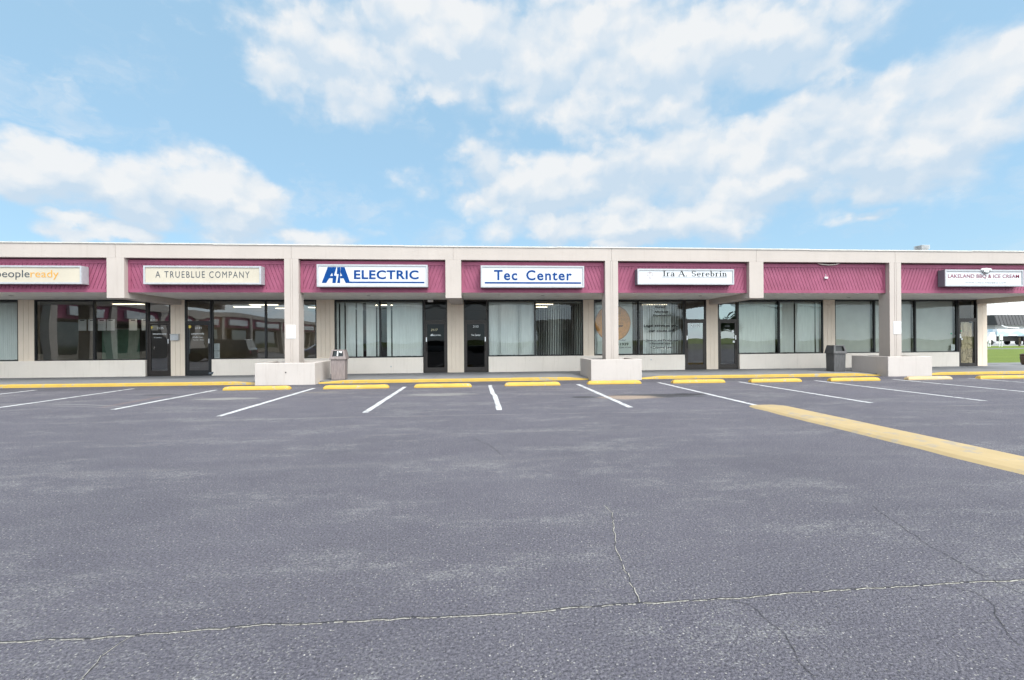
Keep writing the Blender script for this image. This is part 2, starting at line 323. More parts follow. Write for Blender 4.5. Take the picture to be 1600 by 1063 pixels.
M['ink_blue'] = simple('royal_blue_vinyl', (.001, .052, .225), .4, .1, spec=.12)
M['ink_black'] = simple('black_vinyl', (.012, .012, .014), .5, .1, spec=.12)
M['ink_red'] = simple('maroon_vinyl', (.24, .035, .075), .5, .1, spec=.12)
M['ink_faint'] = simple('sun_bleached_pink_vinyl', (.52, .42, .42), .5, .1, spec=.12)
M['ink_pale'] = simple('pale_grey_vinyl', (.30, .31, .32), .5, .1, spec=.12)
M['vinyl_white'] = simple('white_vinyl', (.80, .82, .82), .5, .03)
M['vinyl_buff'] = simple('buff_vinyl', (.62, .56, .36), .5, .05)
M['sticker_yellow'] = simple('yellow_sticker', (.72, .55, .10), .5, .1)
M['sticker_green'] = simple('green_sticker', (.04, .42, .20), .5, .1)
M['gold'] = simple('gold_seal_print', (.74, .29, .03), .5, .15, 8)
M['gold_dark'] = simple('ochre_seal_rim', (.44, .19, .035), .5, .15, 8)
M['can_taupe'] = simple('taupe_plastic', (.25, .205, .195), .6, .16, 5, local=True, bump=.1, streak=(4, 4, .7))
M['can_grey'] = simple('charcoal_plastic', (.105, .102, .104), .6, .2, 5, local=True, bump=.1, streak=(4, 4, .7))
M['can_hole'] = simple('bin_liner_black', (.008, .008, .008), .3, .1)
M['white_paint'] = simple('white_enamel', (.78, .78, .78), .4, .04)
M['wall_white'] = simple('white_metal_cladding', (.88, .88, .88), .6, .03, .5)
M['mansard'] = simple('charcoal_standing_seam', (.05, .048, .05), .5, .1, 2)
M['roof_mem'] = simple('roof_membrane', (.5, .49, .47), .8, .1, 1)
M['rubber'] = simple('tyre_rubber', (.02, .02, .02), .8, .1)
M['tin'] = simple('light_grey_tin', (.52, .53, .54), .5, .1)
M['bark'] = simple('grey_brown_bark', (.10, .075, .055), .9, .3, 12, bump=.8, bscale=30)
M['leaf'] = simple('oak_leaf_green', (.05, .085, .025), .6, .35, 1.7)
M['rust_brown'] = simple('dark_brown_plastic', (.085, .055, .04), .6, .2, 8)
def paint(name, col): return simple(name, col, .25, .03, 3, .1, .5, local=True, coat=.6)

# ------------------------------------------------------------------ mesh helpers
WL = {}
class MB:
    def __init__(s): s.v = []; s.f = []; s.mi = []; s.cur = 0
    def add(s, vs, fs):
        b = len(s.v); s.v += [tuple(v) for v in vs]; s.f += [tuple(i + b for i in f) for f in fs]; s.mi += [s.cur] * len(fs); return s
    def box(s, x0, x1, y0, y1, z0, z1):
        return s.add([(x0, y0, z0), (x1, y0, z0), (x1, y1, z0), (x0, y1, z0), (x0, y0, z1), (x1, y0, z1), (x1, y1, z1), (x0, y1, z1)],
                     [(0, 3, 2, 1), (4, 5, 6, 7), (0, 1, 5, 4), (1, 2, 6, 5), (2, 3, 7, 6), (3, 0, 4, 7)])
    def hexa(s, lo, hi):
        return s.add(list(lo) + list(hi), [(0, 3, 2, 1), (4, 5, 6, 7), (0, 1, 5, 4), (1, 2, 6, 5), (2, 3, 7, 6), (3, 0, 4, 7)])
    def prism_xz(s, poly, y0, y1):      # polygon in the XZ plane, thickness along Y
        n = len(poly); a = sum(poly[i][0] * poly[(i + 1) % n][1] - poly[(i + 1) % n][0] * poly[i][1] for i in range(n))
        if a < 0: poly = poly[::-1]
        vs = [(x, y0, z) for x, z in poly] + [(x, y1, z) for x, z in poly]
        fs = [tuple(range(n)), tuple(range(2 * n - 1, n - 1, -1))] + [(i, i + n, (i + 1) % n + n, (i + 1) % n) for i in range(n)]
        return s.add(vs, fs)
    def prism_yz(s, poly, x0, x1):
        n = len(poly); vs = [(x0, y, z) for y, z in poly] + [(x1, y, z) for y, z in poly]
        fs = [tuple(range(n - 1, -1, -1)), tuple(range(n, 2 * n))] + [(i, (i + 1) % n, (i + 1) % n + n, i + n) for i in range(n)]
        return s.add(vs, fs)
    def tube(s, pts, r, n=8):
        rings = []
        for i, p in enumerate(pts):
            p = Vector(p); a = Vector(pts[max(0, i - 1)]); b = Vector(pts[min(len(pts) - 1, i + 1)]); d = (b - a).normalized()
            u = d.cross(Vector((0, 0, 1)) if abs(d.z) < .9 else Vector((1, 0, 0))).normalized(); w = d.cross(u)
            rr = r[i] if isinstance(r, (list, tuple)) else r
            rings.append([p + (u * math.cos(k * 2 * math.pi / n) + w * math.sin(k * 2 * math.pi / n)) * rr for k in range(n)])
        vs = [v for q in rings for v in q]; fs = []
        for i in range(len(rings) - 1):
            for k in range(n): fs.append((i * n + k, i * n + (k + 1) % n, (i + 1) * n + (k + 1) % n, (i + 1) * n + k))
        fs += [tuple(range(n))[::-1], tuple((len(rings) - 1) * n + k for k in range(n))]
        return s.add(vs, fs)
    def lathe(s, prof, c, axis='Z', n=20):
        vs = []; fs = []
        for r, h in prof:
            for k in range(n):
                a = 2 * math.pi * k / n; x, y = r * math.cos(a), r * math.sin(a)
                vs.append({'Z': (c[0] + x, c[1] + y, c[2] + h), 'Y': (c[0] + x, c[1] + h, c[2] + y), 'X': (c[0] + h, c[1] + x, c[2] + y)}[axis])
        m = len(prof)
        for i in range(m - 1):
            for k in range(n): fs.append((i * n + k, i * n + (k + 1) % n, (i + 1) * n + (k + 1) % n, (i + 1) * n + k))
        fs += [tuple(range(n))[::-1], tuple((m - 1) * n + k for k in range(n))]
        return s.add(vs, fs)
    def mesh(s, name, mats, off=(0, 0, 0), bevel=0, smooth=False, fix=True):
        me = bpy.data.meshes.new(name); me.from_pydata([(x - off[0], y - off[1], z - off[2]) for x, y, z in s.v], [], s.f); me.update()
        bm = bmesh.new(); bm.from_mesh(me)
        if fix: bmesh.ops.recalc_face_normals(bm, faces=bm.faces[:])
        if bevel: bmesh.ops.bevel(bm, geom=bm.edges[:], offset=bevel, segments=2 if bevel > .008 else 1, affect='EDGES', profile=.5)
        bm.to_mesh(me); bm.free()
        for m in (mats if isinstance(mats, (list, tuple)) else [mats]): me.materials.append(m)
        if not bevel and len(set(s.mi)) > 1: me.polygons.foreach_set('material_index', s.mi)
        if smooth: me.polygons.foreach_set('use_smooth', [True] * len(me.polygons))
        return me
    def build(s, name, mat, parent=None, bevel=0, smooth=False, local=False, fix=True):
        if parent is not None: off = (0, 0, 0) if local else WL[parent.name]
        else:
            xs = [v[0] for v in s.v]; ys = [v[1] for v in s.v]; zs = [v[2] for v in s.v]
            off = ((min(xs) + max(xs)) / 2, (min(ys) + max(ys)) / 2, min(zs))
        o = bpy.data.objects.new(name, s.mesh(name, mat, off, bevel, smooth, fix)); COL.objects.link(o)
        if parent is not None: o.parent = parent; WL[o.name] = WL[parent.name]
        else: o.location = off; WL[o.name] = off
        return o
def tag(o, label=None, cat=None, group=None, kind=None):
    if label: o['label'] = label
    if cat: o['category'] = cat
    if group: o['group'] = group
    if kind: o['kind'] = kind
    return o
def thing(name, loc, label, cat, group=None, rz=0):
    o = bpy.data.objects.new(name, None); COL.objects.link(o); o.location = loc; o.rotation_euler = (0, 0, rz); o.empty_display_size = .2
    WL[o.name] = tuple(loc); return tag(o, label, cat, group)
def copy_thing(root, loc, label, rz=None):
    r = root.copy(); COL.objects.link(r); r.location = loc; r['label'] = label
    if rz is not None: r.rotation_euler = (0, 0, rz)
    for ch in list(root.children):
        c = ch.copy(); COL.objects.link(c); c.parent = r
        for g in list(ch.children):
            d = g.copy(); COL.objects.link(d); d.parent = c
    return r
def structure(o): o['kind'] = 'structure'; return o

def text_geo(body, bold=0., space=1.0, shear=0.):
    cu = bpy.data.curves.new('lettering_curve', 'FONT'); cu.body = body; cu.extrude = 0.0; cu.offset = bold; cu.space_character = space; cu.shear = shear; cu.resolution_u = 4
    ob = bpy.data.objects.new('lettering_curve', cu); COL.objects.link(ob)
    dg = bpy.context.evaluated_depsgraph_get(); me = bpy.data.meshes.new_from_object(ob.evaluated_get(dg))
    vs = [(v.co.x, v.co.y) for v in me.vertices]; fs = [tuple(p.vertices) for p in me.polygons]
    bpy.data.objects.remove(ob); bpy.data.curves.remove(cu); bpy.data.meshes.remove(me); return vs, fs
def put_text(mb, body, x0, x1, z0, z1, y, bold=0., space=1.0, shear=0., th=.004, geo=None):
    vs, fs = geo or text_geo(body, bold, space, shear)
    ax = min(v[0] for v in vs); bx = max(v[0] for v in vs); az_ = min(v[1] for v in vs); bz = max(v[1] for v in vs)
    q = [(x0 + (a - ax) / (bx - ax) * (x1 - x0), y - th, z0 + (b - az_) / (bz - az_) * (z1 - z0)) for a, b in vs]
    n = len(q); mb.add(q, fs); return mb
# a small book-face alphabet with thick and thin strokes and slab feet, for the law office sign
def ribbon(pts, ws):
    vs = []; fs = []
    for i, p in enumerate(pts):
        a = pts[max(0, i - 1)]; b = pts[min(len(pts) - 1, i + 1)]; dx, dy = b[0] - a[0], b[1] - a[1]; L = math.hypot(dx, dy) or 1
        w = ws[i] / 2; vs += [(p[0] - dy / L * w, p[1] + dx / L * w), (p[0] + dy / L * w, p[1] - dx / L * w)]
    for i in range(len(pts) - 1): fs.append((2 * i + 1, 2 * i + 3, 2 * i + 2, 2 * i))
    return vs, fs
def arc(cx, cy, rx, ry, a0, a1, wv, wh, n=12):
    pts = []; ws = []
    for i in range(n + 1):
        a = R(a0 + (a1 - a0) * i / n); pts.append((cx + rx * math.cos(a), cy + ry * math.sin(a)))
        k = abs(math.cos(a)); ws.append(wh + (wv - wh) * k * k)
    return pts, ws
T, H_ = .115, .045
def line(x0, y0, x1, y1, w): return [(x0, y0), (x1, y1)], [w, w]
def serif(x, y, w=.24): return line(x - w / 2, y, x + w / 2, y, .045)
BOOK = {
 'I': (.36, [line(.18, 0, .18, .72, T), serif(.18, .02, .3), serif(.18, .70, .3)]),
 'r': (.40, [line(.13, 0, .13, .48, T), serif(.13, .02, .25), serif(.09, .46, .14), arc(.27, .30, .14, .17, 170, 45, T * .8, H_)]),
 'a': (.46, [arc(.22, .33, .14, .15, 160, 0, T, H_), line(.36, .02, .36, .34, T), arc(.20, .13, .13, .12, 60, 330, T * .9, H_), serif(.40, .02, .12)]),
 'A': (.74, [line(.06, 0, .36, .74, H_ * 1.2), line(.36, .74, .66, 0, T), line(.16, .25, .55, .25, H_), serif(.08, .02, .24), serif(.64, .02, .27)]),
 '.': (.26, [arc(.1, .05, .03, .03, 0, 360, .07, .07)]),
 'S': (.56, [arc(.27, .53, .17, .17, 40, 270, T, H_), arc(.27, .19, .18, .17, 90, -140, T, H_), line(.44, .52, .44, .70, H_), line(.08, .02, .08, .2, H_)]),
 'e': (.46, [arc(.22, .235, .165, .225, 0, 320, T, H_), line(.06, .26, .385, .26, H_)]),
 'b': (.52, [line(.12, .0, .12, .74, T), serif(.08, .72, .16), arc(.25, .235, .165, .225, 150, -150, T, H_)]),
 'i': (.28, [line(.14, 0, .14, .48, T), serif(.14, .02, .26), serif(.10, .46, .14), arc(.14, .65, .03, .03, 0, 360, .07, .07)]),
 'n': (.54, [line(.12, 0, .12, .48, T), serif(.12, .02, .24), serif(.08, .46, .14), arc(.26, .30, .14, .17, 170, 0, T, H_), line(.40, 0, .40, .31, T), serif(.40, .02, .24)]),
 '2': (.5, [arc(.23, .50, .15, .19, 170, -30, T, H_), line(.36, .41, .07, .04, .07), line(.06, .03, .42, .03, .07)]),
 '1': (.36, [line(.18, 0, .18, .70, T), serif(.18, .02, .28), line(.06, .58, .18, .68, H_)]),
 '0': (.52, [arc(.24, .345, .17, .345, 0, 360, T, H_, 20)]),
 '9': (.5, [arc(.23, .48, .15, .20, 0, 360, T, H_, 16), arc(.14, .42, .24, .42, 10, -80, T, H_)]),
 ' ': (.3, [])}
def book_geo(s):
    x = 0; vs = []; fs = []
    for ch in s:
        w, st = BOOK[ch]
        for pts, ws in st:
            a, b = ribbon(pts, ws); o = len(vs); vs += [(p[0] + x, p[1]) for p in a]; fs += [tuple(i + o for i in q) for q in b]
        x += w + .05
    return vs, fs

# ================================================================== GROUND
m = MB(); m.add([(-1500, -1500, -.06), (1500, -1500, -.06), (1500, 1500, -.06), (-1500, 1500, -.06)], [(0, 1, 2, 3)])
tag(m.build('ground', M['grass'], fix=False), kind='structure')
m = MB(); m.add([(-62, -62, 0), (62, -62, 0), (62, 16.6, 0), (-62, 16.6, 0)], [(0, 1, 2, 3)])
tag(m.build('parking_lot', M['asphalt'], fix=False), kind='structure')
# walkway: concrete panels with joints
m = MB()
m.box(-26, 36, 16.53, 22.3, -.05, .08)
x = -26.0
while x < 35.9:
    x1 = min(x + 3.05, 36); m.box(x + .006, x1 - .006, 16.54, 18.3 if x < 24 else 22.2, .08, .09)
    if x < 24: m.box(x + .006, x1 - .006, 18.31, 20.6, .08, .09)
    x = x1
tag(m.build('walkway', M['sidewalk']), kind='structure')
for x0, x1 in ((-26, -7.53), (-5.53, 4.07), (5.96, 15.49), (17.32, 36)):
    m = MB(); n = max(2, int((x1 - x0) / .8)); ring = []
    for i in range(n + 1):
        x = x0 + (x1 - x0) * i / n; j = random.uniform(-.008, .008); k = random.uniform(-.006, .006)
        e = 0.07 if i in (0, n) else 0
        ring.append([(x, 16.36 + j, -.03), (x, 16.375 + j + e * .4, .082 - e * .6 + k), (x, 16.41 + j + e * .4, .105 - e + k), (x, 16.535, .105 - e + k), (x, 16.535, -.03)])
    vs = [v for r_ in ring for v in r_]; fs = []
    for i in range(n):
        for k in range(4): fs.append((i * 5 + k, i * 5 + k + 1, (i + 1) * 5 + k + 1, (i + 1) * 5 + k))
    fs += [(0, 1, 2, 3, 4), tuple(n * 5 + k for k in range(4, -1, -1))]
    m.add(vs, fs); tag(m.build('kerb', M['kerb_yellow']), kind='structure')
# stall lines
for x, y0, y1 in ((-16.75, 10.9, 15.4), (-13.9, 11.0, 15.5), (-11.0, 10.9, 15.5), (-8.03, 10.7, 14.7), (-5.13, 9.47, 14.8), (-2.31, 9.6, 14.8), (.47, 9.6, 14.95), (3.31, 9.63, 14.8), (6.14, 9.57, 15.0), (8.88, 9.63, 14.85), (11.66, 9.6, 14.9), (14.6, 9.7, 14.95), (17.5, 9.7, 14.95), (20.4, 9.7, 14.9), (23.3, 9.7, 14.9)):
    m = MB(); n = 14; pts = []
    for i in range(n + 1):
        y = y0 + (y1 - y0) * i / n; w = .062 + random.uniform(-.006, .006); d = random.uniform(-.006, .006) + (.045 if i > n * .55 and x == .47 else 0)
        pts += [(x - w - d, y, .004), (x + w - d, y, .004)]
    m.add(pts, [(2 * i, 2 * i + 1, 2 * i + 3, 2 * i + 2) for i in range(n)])
    tag(m.build('stall_line', M['white_line'], fix=False), kind='structure')
# cracks in the asphalt
def crack(path, w, lip=0., rough=.03, step=.05):
    m = MB(); l = MB(); pts = []
    for (a, b), (c, d) in zip(path[:-1], path[1:]):
        L = math.hypot(c - a, d - b); n = max(1, int(L / step))
        for i in range(n): pts.append((a + (c - a) * i / n, b + (d - b) * i / n))
    pts.append(path[-1]); j = 0.; q = []
    for p in pts: j = .75 * j + random.uniform(-rough, rough) * .6; q.append((p[0] + random.uniform(-.01, .01), p[1] + j))
    for mb, dx, ww, z, hor in ((m, 0, w, .004, 1), (l, -1, lip, .003, 1)):
        if not ww: continue
        for i in range(len(q) - 1):
            a, b = Vector(q[i]), Vector(q[i + 1]); d = b - a
            if d.length < 1e-5: continue
            nn = Vector((-d.y, d.x)).normalized()
            if nn.y < 0: nn = -nn
            w0, w1 = ww * random.uniform(.5, 1.2), ww * random.uniform(.5, 1.2)
            if dx and random.random() < .12: continue
            o = nn * (-(w * .4)) * (1 if dx else 0)
            lo = -1.0 if dx else -.5; hi = 0 if dx else .5
            mb.add([(*(a + o + nn * w0 * lo), z), (*(b + o + nn * w1 * lo), z), (*(b + o + nn * w1 * hi), z), (*(a + o + nn * w0 * hi), z)], [(0, 1, 2, 3)])
    o = m.build('pavement_crack', M['crack'], fix=False); tag(o, kind='structure')
    if lip: tag(l.build('crack_lip', M['crack_lip'], fix=False), kind='structure')
crack([(-3.4, 2.45), (-2.36, 2.44), (-1.77, 2.44), (-1.1, 2.47), (-.73, 2.46), (.18, 2.46), (.9, 2.49), (1.27, 2.48), (2.07, 2.52), (2.89, 2.52), (3.5, 2.53), (4.6, 2.56)], .0075, .009, .008, .022)
crack([(.9, 2.49), (.93, 2.74), (.96, 3.13), (1.06, 3.5), (1.14, 3.83), (1.12, 4.0)], .004, .006, .02)
crack([(3.45, 3.75), (3.37, 3.54), (3.21, 3.07), (3.14, 2.74), (3.1, 2.53), (3.11, 2.37), (3.2, 2.2)], .004, 0, .02)
crack([(2.75, 2.5), (2.86, 2.4), (2.83, 2.27), (2.66, 2.1), (2.57, 1.98)], .0035, 0, .02)
crack([(1.42, 2.46), (1.5, 2.42), (1.52, 2.17), (1.46, 2.0), (1.45, 1.88)], .0035, 0, .02)
crack([(-1.76, 2.43), (-1.78, 2.3), (-1.74, 2.15), (-1.8, 2.0)], .0035, .004, .02)
crack([(-.1, 7.0), (.2, 6.3), (.35, 5.7)], .0045, 0, .05, .12)
# low yellow berm
m = MB(); ring = []
ys = [9.62, 9.5, 9.2] + [8.8 - i * .4 for i in range(17)]
for i, y in enumerate(ys):
    h = .045 * min(1, i / 2); c = 6.2 - (9.6 - y) * .004; w = .40 - (.2 if i == 0 else .05 if i == 1 else 0); j = random.uniform(-.022, .022)
    ring.append([(c - w + j, y, -.02), (c - w + .10 + j, y, h * .6 + .004), (c - w + .22, y, h + .004), (c + w - .12, y, h + .004), (c + w - .03, y, h * .7 + .004), (c + w + j, y, -.02)])
vs = [v for r_ in ring for v in r_]; fs = []
for i in range(len(ring) - 1):
    for k in range(5): fs.append((i * 6 + k, i * 6 + k + 1, (i + 1) * 6 + k + 1, (i + 1) * 6 + k))
fs += [tuple(range(6)), tuple((len(ring) - 1) * 6 + k for k in range(5, -1, -1))]
m.add(vs, fs); tag(m.build('berm', M['berm_yellow']), 'long low berm with worn yellow paint in the right of the parking lot', 'berm')
# lawn and its path, street at the far side
m = MB(); m.add([(24.6, 22.3, .02), (36, 22.3, .02), (36, 16.7, .02), (62.2, 16.7, .02), (200, 16.7, .02), (200, 66, .02), (24.6, 66, .02)], [(0, 1, 2, 3, 4, 5, 6)])
tag(m.build('lawn', M['grass'], fix=False), kind='structure')
m = MB(); m.box(24.6, 200, 48.6, 50.6, -.03, .06); tag(m.build('lawn_path', M['sidewalk']), kind='structure')
m = MB(); m.box(24.6, 220, 66, 110, -.05, .03); tag(m.build('service_yard', simple('yard_concrete', (.34, .34, .34), .8, .1, .4)), kind='structure')

# ================================================================== BUILDING
B = thing('strip_mall', (0, 18, 0), 'long single-storey strip mall with cream columns and maroon board fascia panels', 'building')
CX = [-24.0, -18.2, -12.45, -6.565, -.84, 5.065, 10.755, 16.495, 23.95]
FULL = [-18.2, -6.565, 5.065, 16.495]; DROP = [-24.0, -12.45, -.84, 10.755, 23.95]
# fascia beam with a joint over every column
m = MB()
for a, b in zip([-24.4] + CX[1:-1], CX[1:-1] + [24.3]): m.box(a + .005, b - .005, 16.75, 17.28, 4.43, 4.90)
m.box(-24.38, 24.28, 16.77, 17.27, 4.44, 4.89)
m.build('fascia_beam', M['cream'], B)
m = MB(); cuts = [-24.5, -16.3, -9.2, -2.6, 3.0, 9.1, 12.9, 19.8, 24.4]
for i, (a, b) in enumerate(zip(cuts[:-1], cuts[1:])):
    dz = (0.0, .012, .004, -.004, .006, 0, -.012, .0)[i]; m.box(a, b - .004, 16.722, 17.4, 4.897 + dz, 4.938 + dz)
m.build('drip_edge', M['metal_trim'], B)
m = MB(); m.box(-24.4, 24.3, 17.29, 34, 4.46, 4.88); m.build('roof', M['roof_mem'], B)
m = MB(); m.box(-24.4, 24.23, 33.8, 34, .0, 4.46); m.box(-24.4, -24.2, 20.3, 33.79, 0, 4.46); m.box(24.03, 24.23, 20.14, 33.79, 0, 4.46); m.build('wall', M['cream_pier'], B)
for x in FULL:
    w = .245
    m = MB(); m.box(x - w + .006, x + w - .006, 16.762, 17.25, .3, 4.43)
    for a, b in ((-w, -.045), (-.03, .03), (.045, w)): m.box(x + a, x + b, 16.75, 16.765, .3, 4.428)
    m.build('column', M['cream'], B)
for x in DROP:
    w = .285
    m = MB(); m.box(x - w, x + w, 16.75, 17.3, 3.03, 4.428); m.box(x - w + .02, x + w - .02, 17.3, 19.85, 3.035, 3.4); m.build('drop_beam', M['cream_pier'] if x > 23 else M['cream'], B)
    # grooved plywood cladding under the beam
# soffit boards
m = MB(); x = -24.3
while x < 24.2:
    m.box(x, x + .392, 17.0, 19.87, 3.25, 3.29); x += .4
m.box(-24.3, 24.2, 17.0, 19.87, 3.262, 3.30); m.build('soffit', M['soffit'], B)
def board_panel(x0, x1, sgn):
    z0, z1 = 3.255, 4.392; t_ = .09; bm = bmesh.new()
    m = MB(); m.box(x0, x1, 16.965, 17.0, z0, z1)
    sl_ = math.tan(R(20)) * sgn * (z1 - z0); p = .135; g = .016; x = x0 - abs(sl_) - p
    while x < x1 + abs(sl_) + p:
        m.hexa([(x, 16.945, z0), (x + p - g, 16.945, z0), (x + p - g, 16.966, z0), (x, 16.966, z0)], [(x + sl_, 16.945, z1), (x + p - g + sl_, 16.945, z1), (x + p - g + sl_, 16.966, z1), (x + sl_, 16.966, z1)]); x += p
    me = m.mesh('t', M['maroon'])
    bm.from_mesh(me)
    for co, no in (((x0, 0, 0), (-1, 0, 0)), ((x1, 0, 0), (1, 0, 0))):
        bmesh.ops.bisect_plane(bm, geom=bm.verts[:] + bm.edges[:] + bm.faces[:], plane_co=co, plane_no=no, clear_outer=True)
    k = MB(); bm.verts.ensure_lookup_table(); k.add([v.co[:] for v in bm.verts], [tuple(v.index for v in f.verts) for f in bm.faces]); bm.free(); bpy.data.meshes.remove(me)
    o = k.build('fascia_panel', M['maroon'], B, fix=False)
    tr = MB(); tr.box(x0, x1, 16.925, 16.95, z0 - .01, z0 + .105); tr.box(x0, x1, 16.925, 16.95, z1 - .14, z1 - .003)
    tr.box(x0, x0 + t_, 16.926, 16.95, z0 + .105, z1 - .14); tr.box(x1 - t_, x1, 16.926, 16.95, z0 + .105, z1 - .14)
    tr.build('panel_trim', M['maroon'], o)
for i, (a, b) in enumerate(zip(CX[:-1], CX[1:])):
    ha = .285 if a in DROP else .245; hb = .285 if b in DROP else .245
    board_panel(a + ha + .002, b - hb - .002, -1 if i % 2 == 0 else 1)
# grooved siding piers
def pier(x0, x1):
    m = MB(); m.box(x0 + .003, x1 - .003, 19.885, 20.12, .09, 3.24)
    n = max(2, round((x1 - x0) / .2)); p = (x1 - x0) / n
    for i in range(n): m.box(x0 + i * p + (.004 if i else 0), x0 + (i + 1) * p - (.004 if i < n - 1 else 0), 19.86, 19.887, .092, 3.238)
    m.build('pier', M['cream_pier'], B)
for a, b in ((-18.47, -17.87), (-12.63, -12.07), (-6.77, -6.03), (-1.27, -.56), (4.71, 5.19), (10.36, 10.91), (15.98, 16.55), (23.73, 24.23)): pier(a, b)
for a, b in ((-24.2, -13.585), (-10.985, -2.305), (.505, 9.325), (11.885, 22.705)):
    m = MB(); m.box(a, b, 19.79, 20.0, .085, .765); m.build('bulkhead', M['bulk'], B, bevel=.012)
m = MB(); m.box(-24.2, 24.03, 19.89, 20.12, 3.243, 3.45); m.build('window_header', M['soffit'], B)

def bowed(mb, x0, x1, z0, z1, y, bow, n=8, seed=0):
    rr = random.Random(seed); a, b = rr.uniform(-1, 1), rr.uniform(-1, 1)
    vs = []; fs = []
    for j in range(n + 1):
        for i in range(n + 1):
            u, v = i / n, j / n; vs.append((x0 + (x1 - x0) * u, y + bow * (16 * u * (1 - u) * v * (1 - v) + .25 * a * math.sin(3 * u + b)), z0 + (z1 - z0) * v))
    for j in range(n):
        for i in range(n): k = j * (n + 1) + i; fs.append((k, k + 1, k + n + 2, k + n + 1))
    mb.add(vs, fs)
def window(x0, x1, mull, frame='black_frame', gl='glass', bow=.0035):
    m = MB(); w = .045; z0, z1 = .766, 3.24
    m.box(x0, x0 + w, 19.872, 19.96, z0, z1); m.box(x1 - w, x1, 19.872, 19.96, z0, z1)
    m.box(x0 + w, x1 - w, 19.87, 19.96, z1 - .06, z1); m.box(x0 + w, x1 - w, 19.87, 19.96, z0, z0 + .035)
    for c in mull: m.box(c - .035, c + .035, 19.865, 19.962, z0 + .035, z1 - .06)
    o = m.build('window', M[frame], B)
    g = MB(); e = [x0 + w] + [q for c in mull for q in (c - .035, c + .035)] + [x1 - w]
    for k in range(0, len(e), 2): bowed(g, e[k], e[k + 1], z0 + .035, z1 - .06, 19.915, bow, seed=int(e[k] * 10) + k)
    g.build('pane', M[gl], o, smooth=True, fix=False); return o
window(-23.9, -18.47, (-21.2,), gl='glass_clear'); window(-17.87, -13.57, (-15.61,)); window(-11.01, -6.77, (-8.85,)); window(-6.03, -2.29, (-4.13,), gl='glass_clear')
window(.49, 4.71, (2.56,), gl='glass_clear'); window(5.19, 9.34, (7.23,), gl='glass_clear'); window(11.87, 15.98, (13.84,), gl='glass_clear'); window(16.55, 22.72, (18.52, 20.57), gl='glass_clear')
def door(x0, x1, frame, gl, hinge_left, kick=.2):
    m = MB(); z1 = 3.24; w = .055
    m.box(x0, x0 + w, 19.855, 19.97, .09, z1); m.box(x1 - w, x1, 19.855, 19.97, .09, z1); m.box(x0 + w, x1 - w, 19.857, 19.97, z1 - .06, z1)
    m.box(x0 + w, x1 - w, 19.857, 19.97, 2.28, 2.36); m.box(x0 + w, x1 - w, 19.86, 19.97, .088, .105)
    o = m.build('door', M[frame], B)
    a, b = x0 + w + .006, x1 - w - .006; l = MB()
    l.box(a, a + .075, 19.868, 19.92, .115, 2.272); l.box(b - .075, b, 19.868, 19.92, .115, 2.272); l.box(a + .075, b - .075, 19.87, 19.918, 2.19, 2.272); l.box(a + .075, b - .075, 19.87, 19.918, .115, .115 + kick)
    l.build('door_leaf', M[frame], o)
    g = MB(); bowed(g, a + .075, b - .075, .115 + kick, 2.19, 19.893, .002, 6, int(x0 * 7)); bowed(g, x0 + w, x1 - w, 2.36, z1 - .06, 19.915, .002, 6, int(x0 * 9))
    g.build('door_glass', M[gl], o, smooth=True, fix=False)
    hx = (b - .04) if hinge_left else (a + .04)
    h = MB(); h.tube([(hx, 19.866, 1.02), (hx, 19.82, 1.02), (hx, 19.82, 1.34), (hx, 19.866, 1.34)], .012, 8); h.build('handle', M['bronze'], o, smooth=True)
    k = MB(); k.box(hx - .022, hx + .022, 19.858, 19.869, 1.43, 1.62); k.build('lock_plate', M['kick'], o)
    return o, a + .075, b - .075
Dr = {}
Dr['2125'] = door(-13.55, -12.63, 'bronze', 'glass_door', True)
Dr['2121'] = door(-12.07, -11.02, 'black_frame', 'glass_door', True)
Dr['2117'] = door(-2.27, -1.27, 'bronze', 'glass_dark', False)
Dr['2113'] = door(-.56, .47, 'bronze', 'glass_dark', True)
Dr['2109'] = door(9.36, 10.36, 'bronze', 'glass_door', False)
Dr['2105'] = door(10.91, 11.85, 'bronze', 'glass_door', True)
Dr['paper'] = door(22.74, 23.73, 'bronze', 'glass_clear', False, .12)
def letters(d, rows, mat='vinyl_white'):
    for r_ in rows:
        m = MB(); put_text(m, *r_[:5], 19.888, *(r_[5:]), th=.004)
        m.build('door_number' if r_[0].isdigit() else 'lettering', M[mat], d, fix=False)
letters(Dr['2125'][0], [('2125', -13.18, -12.93, 2.03, 2.12, .01, 1.1), ('peopleready', -13.34, -12.80, 1.79, 1.87, .012), ('A TrueBlue', -13.30, -13.0, 1.66, 1.71)])
letters(Dr['2121'][0], [('2121', -11.68, -11.42, 2.03, 2.12, .01, 1.1), ('peopleready', -11.82, -11.32, 1.79, 1.87, .012), ('A TrueBlue', -11.78, -11.56, 1.66, 1.72), ('Company', -11.53, -11.36, 1.66, 1.71), ('Monday - Friday', -11.76, -11.32, 1.55, 1.59)])
letters(Dr['2117'][0], [('2117', -1.98, -1.68, 1.89, 1.99, .015, 1.1, .25)], 'vinyl_buff')
q = MB(); put_text(q, 'ELECTRIC', -1.84, -1.55, 1.685, 1.735, 19.888, .02)
q.prism_xz([(-2.01, 1.685), (-1.955, 1.765), (-1.93, 1.765), (-1.93, 1.685)], 19.882, 19.887); q.prism_xz([(-1.92, 1.685), (-1.92, 1.765), (-1.895, 1.765), (-1.85, 1.685)], 19.882, 19.887)
q.build('lettering', M['vinyl_white'], Dr['2117'][0], fix=False)
letters(Dr['2113'][0], [('2113', -.16, .07, 2.03, 2.13, .012, 1.1), ('Tec Center', -.24, .16, 1.67, 1.75, .015)])
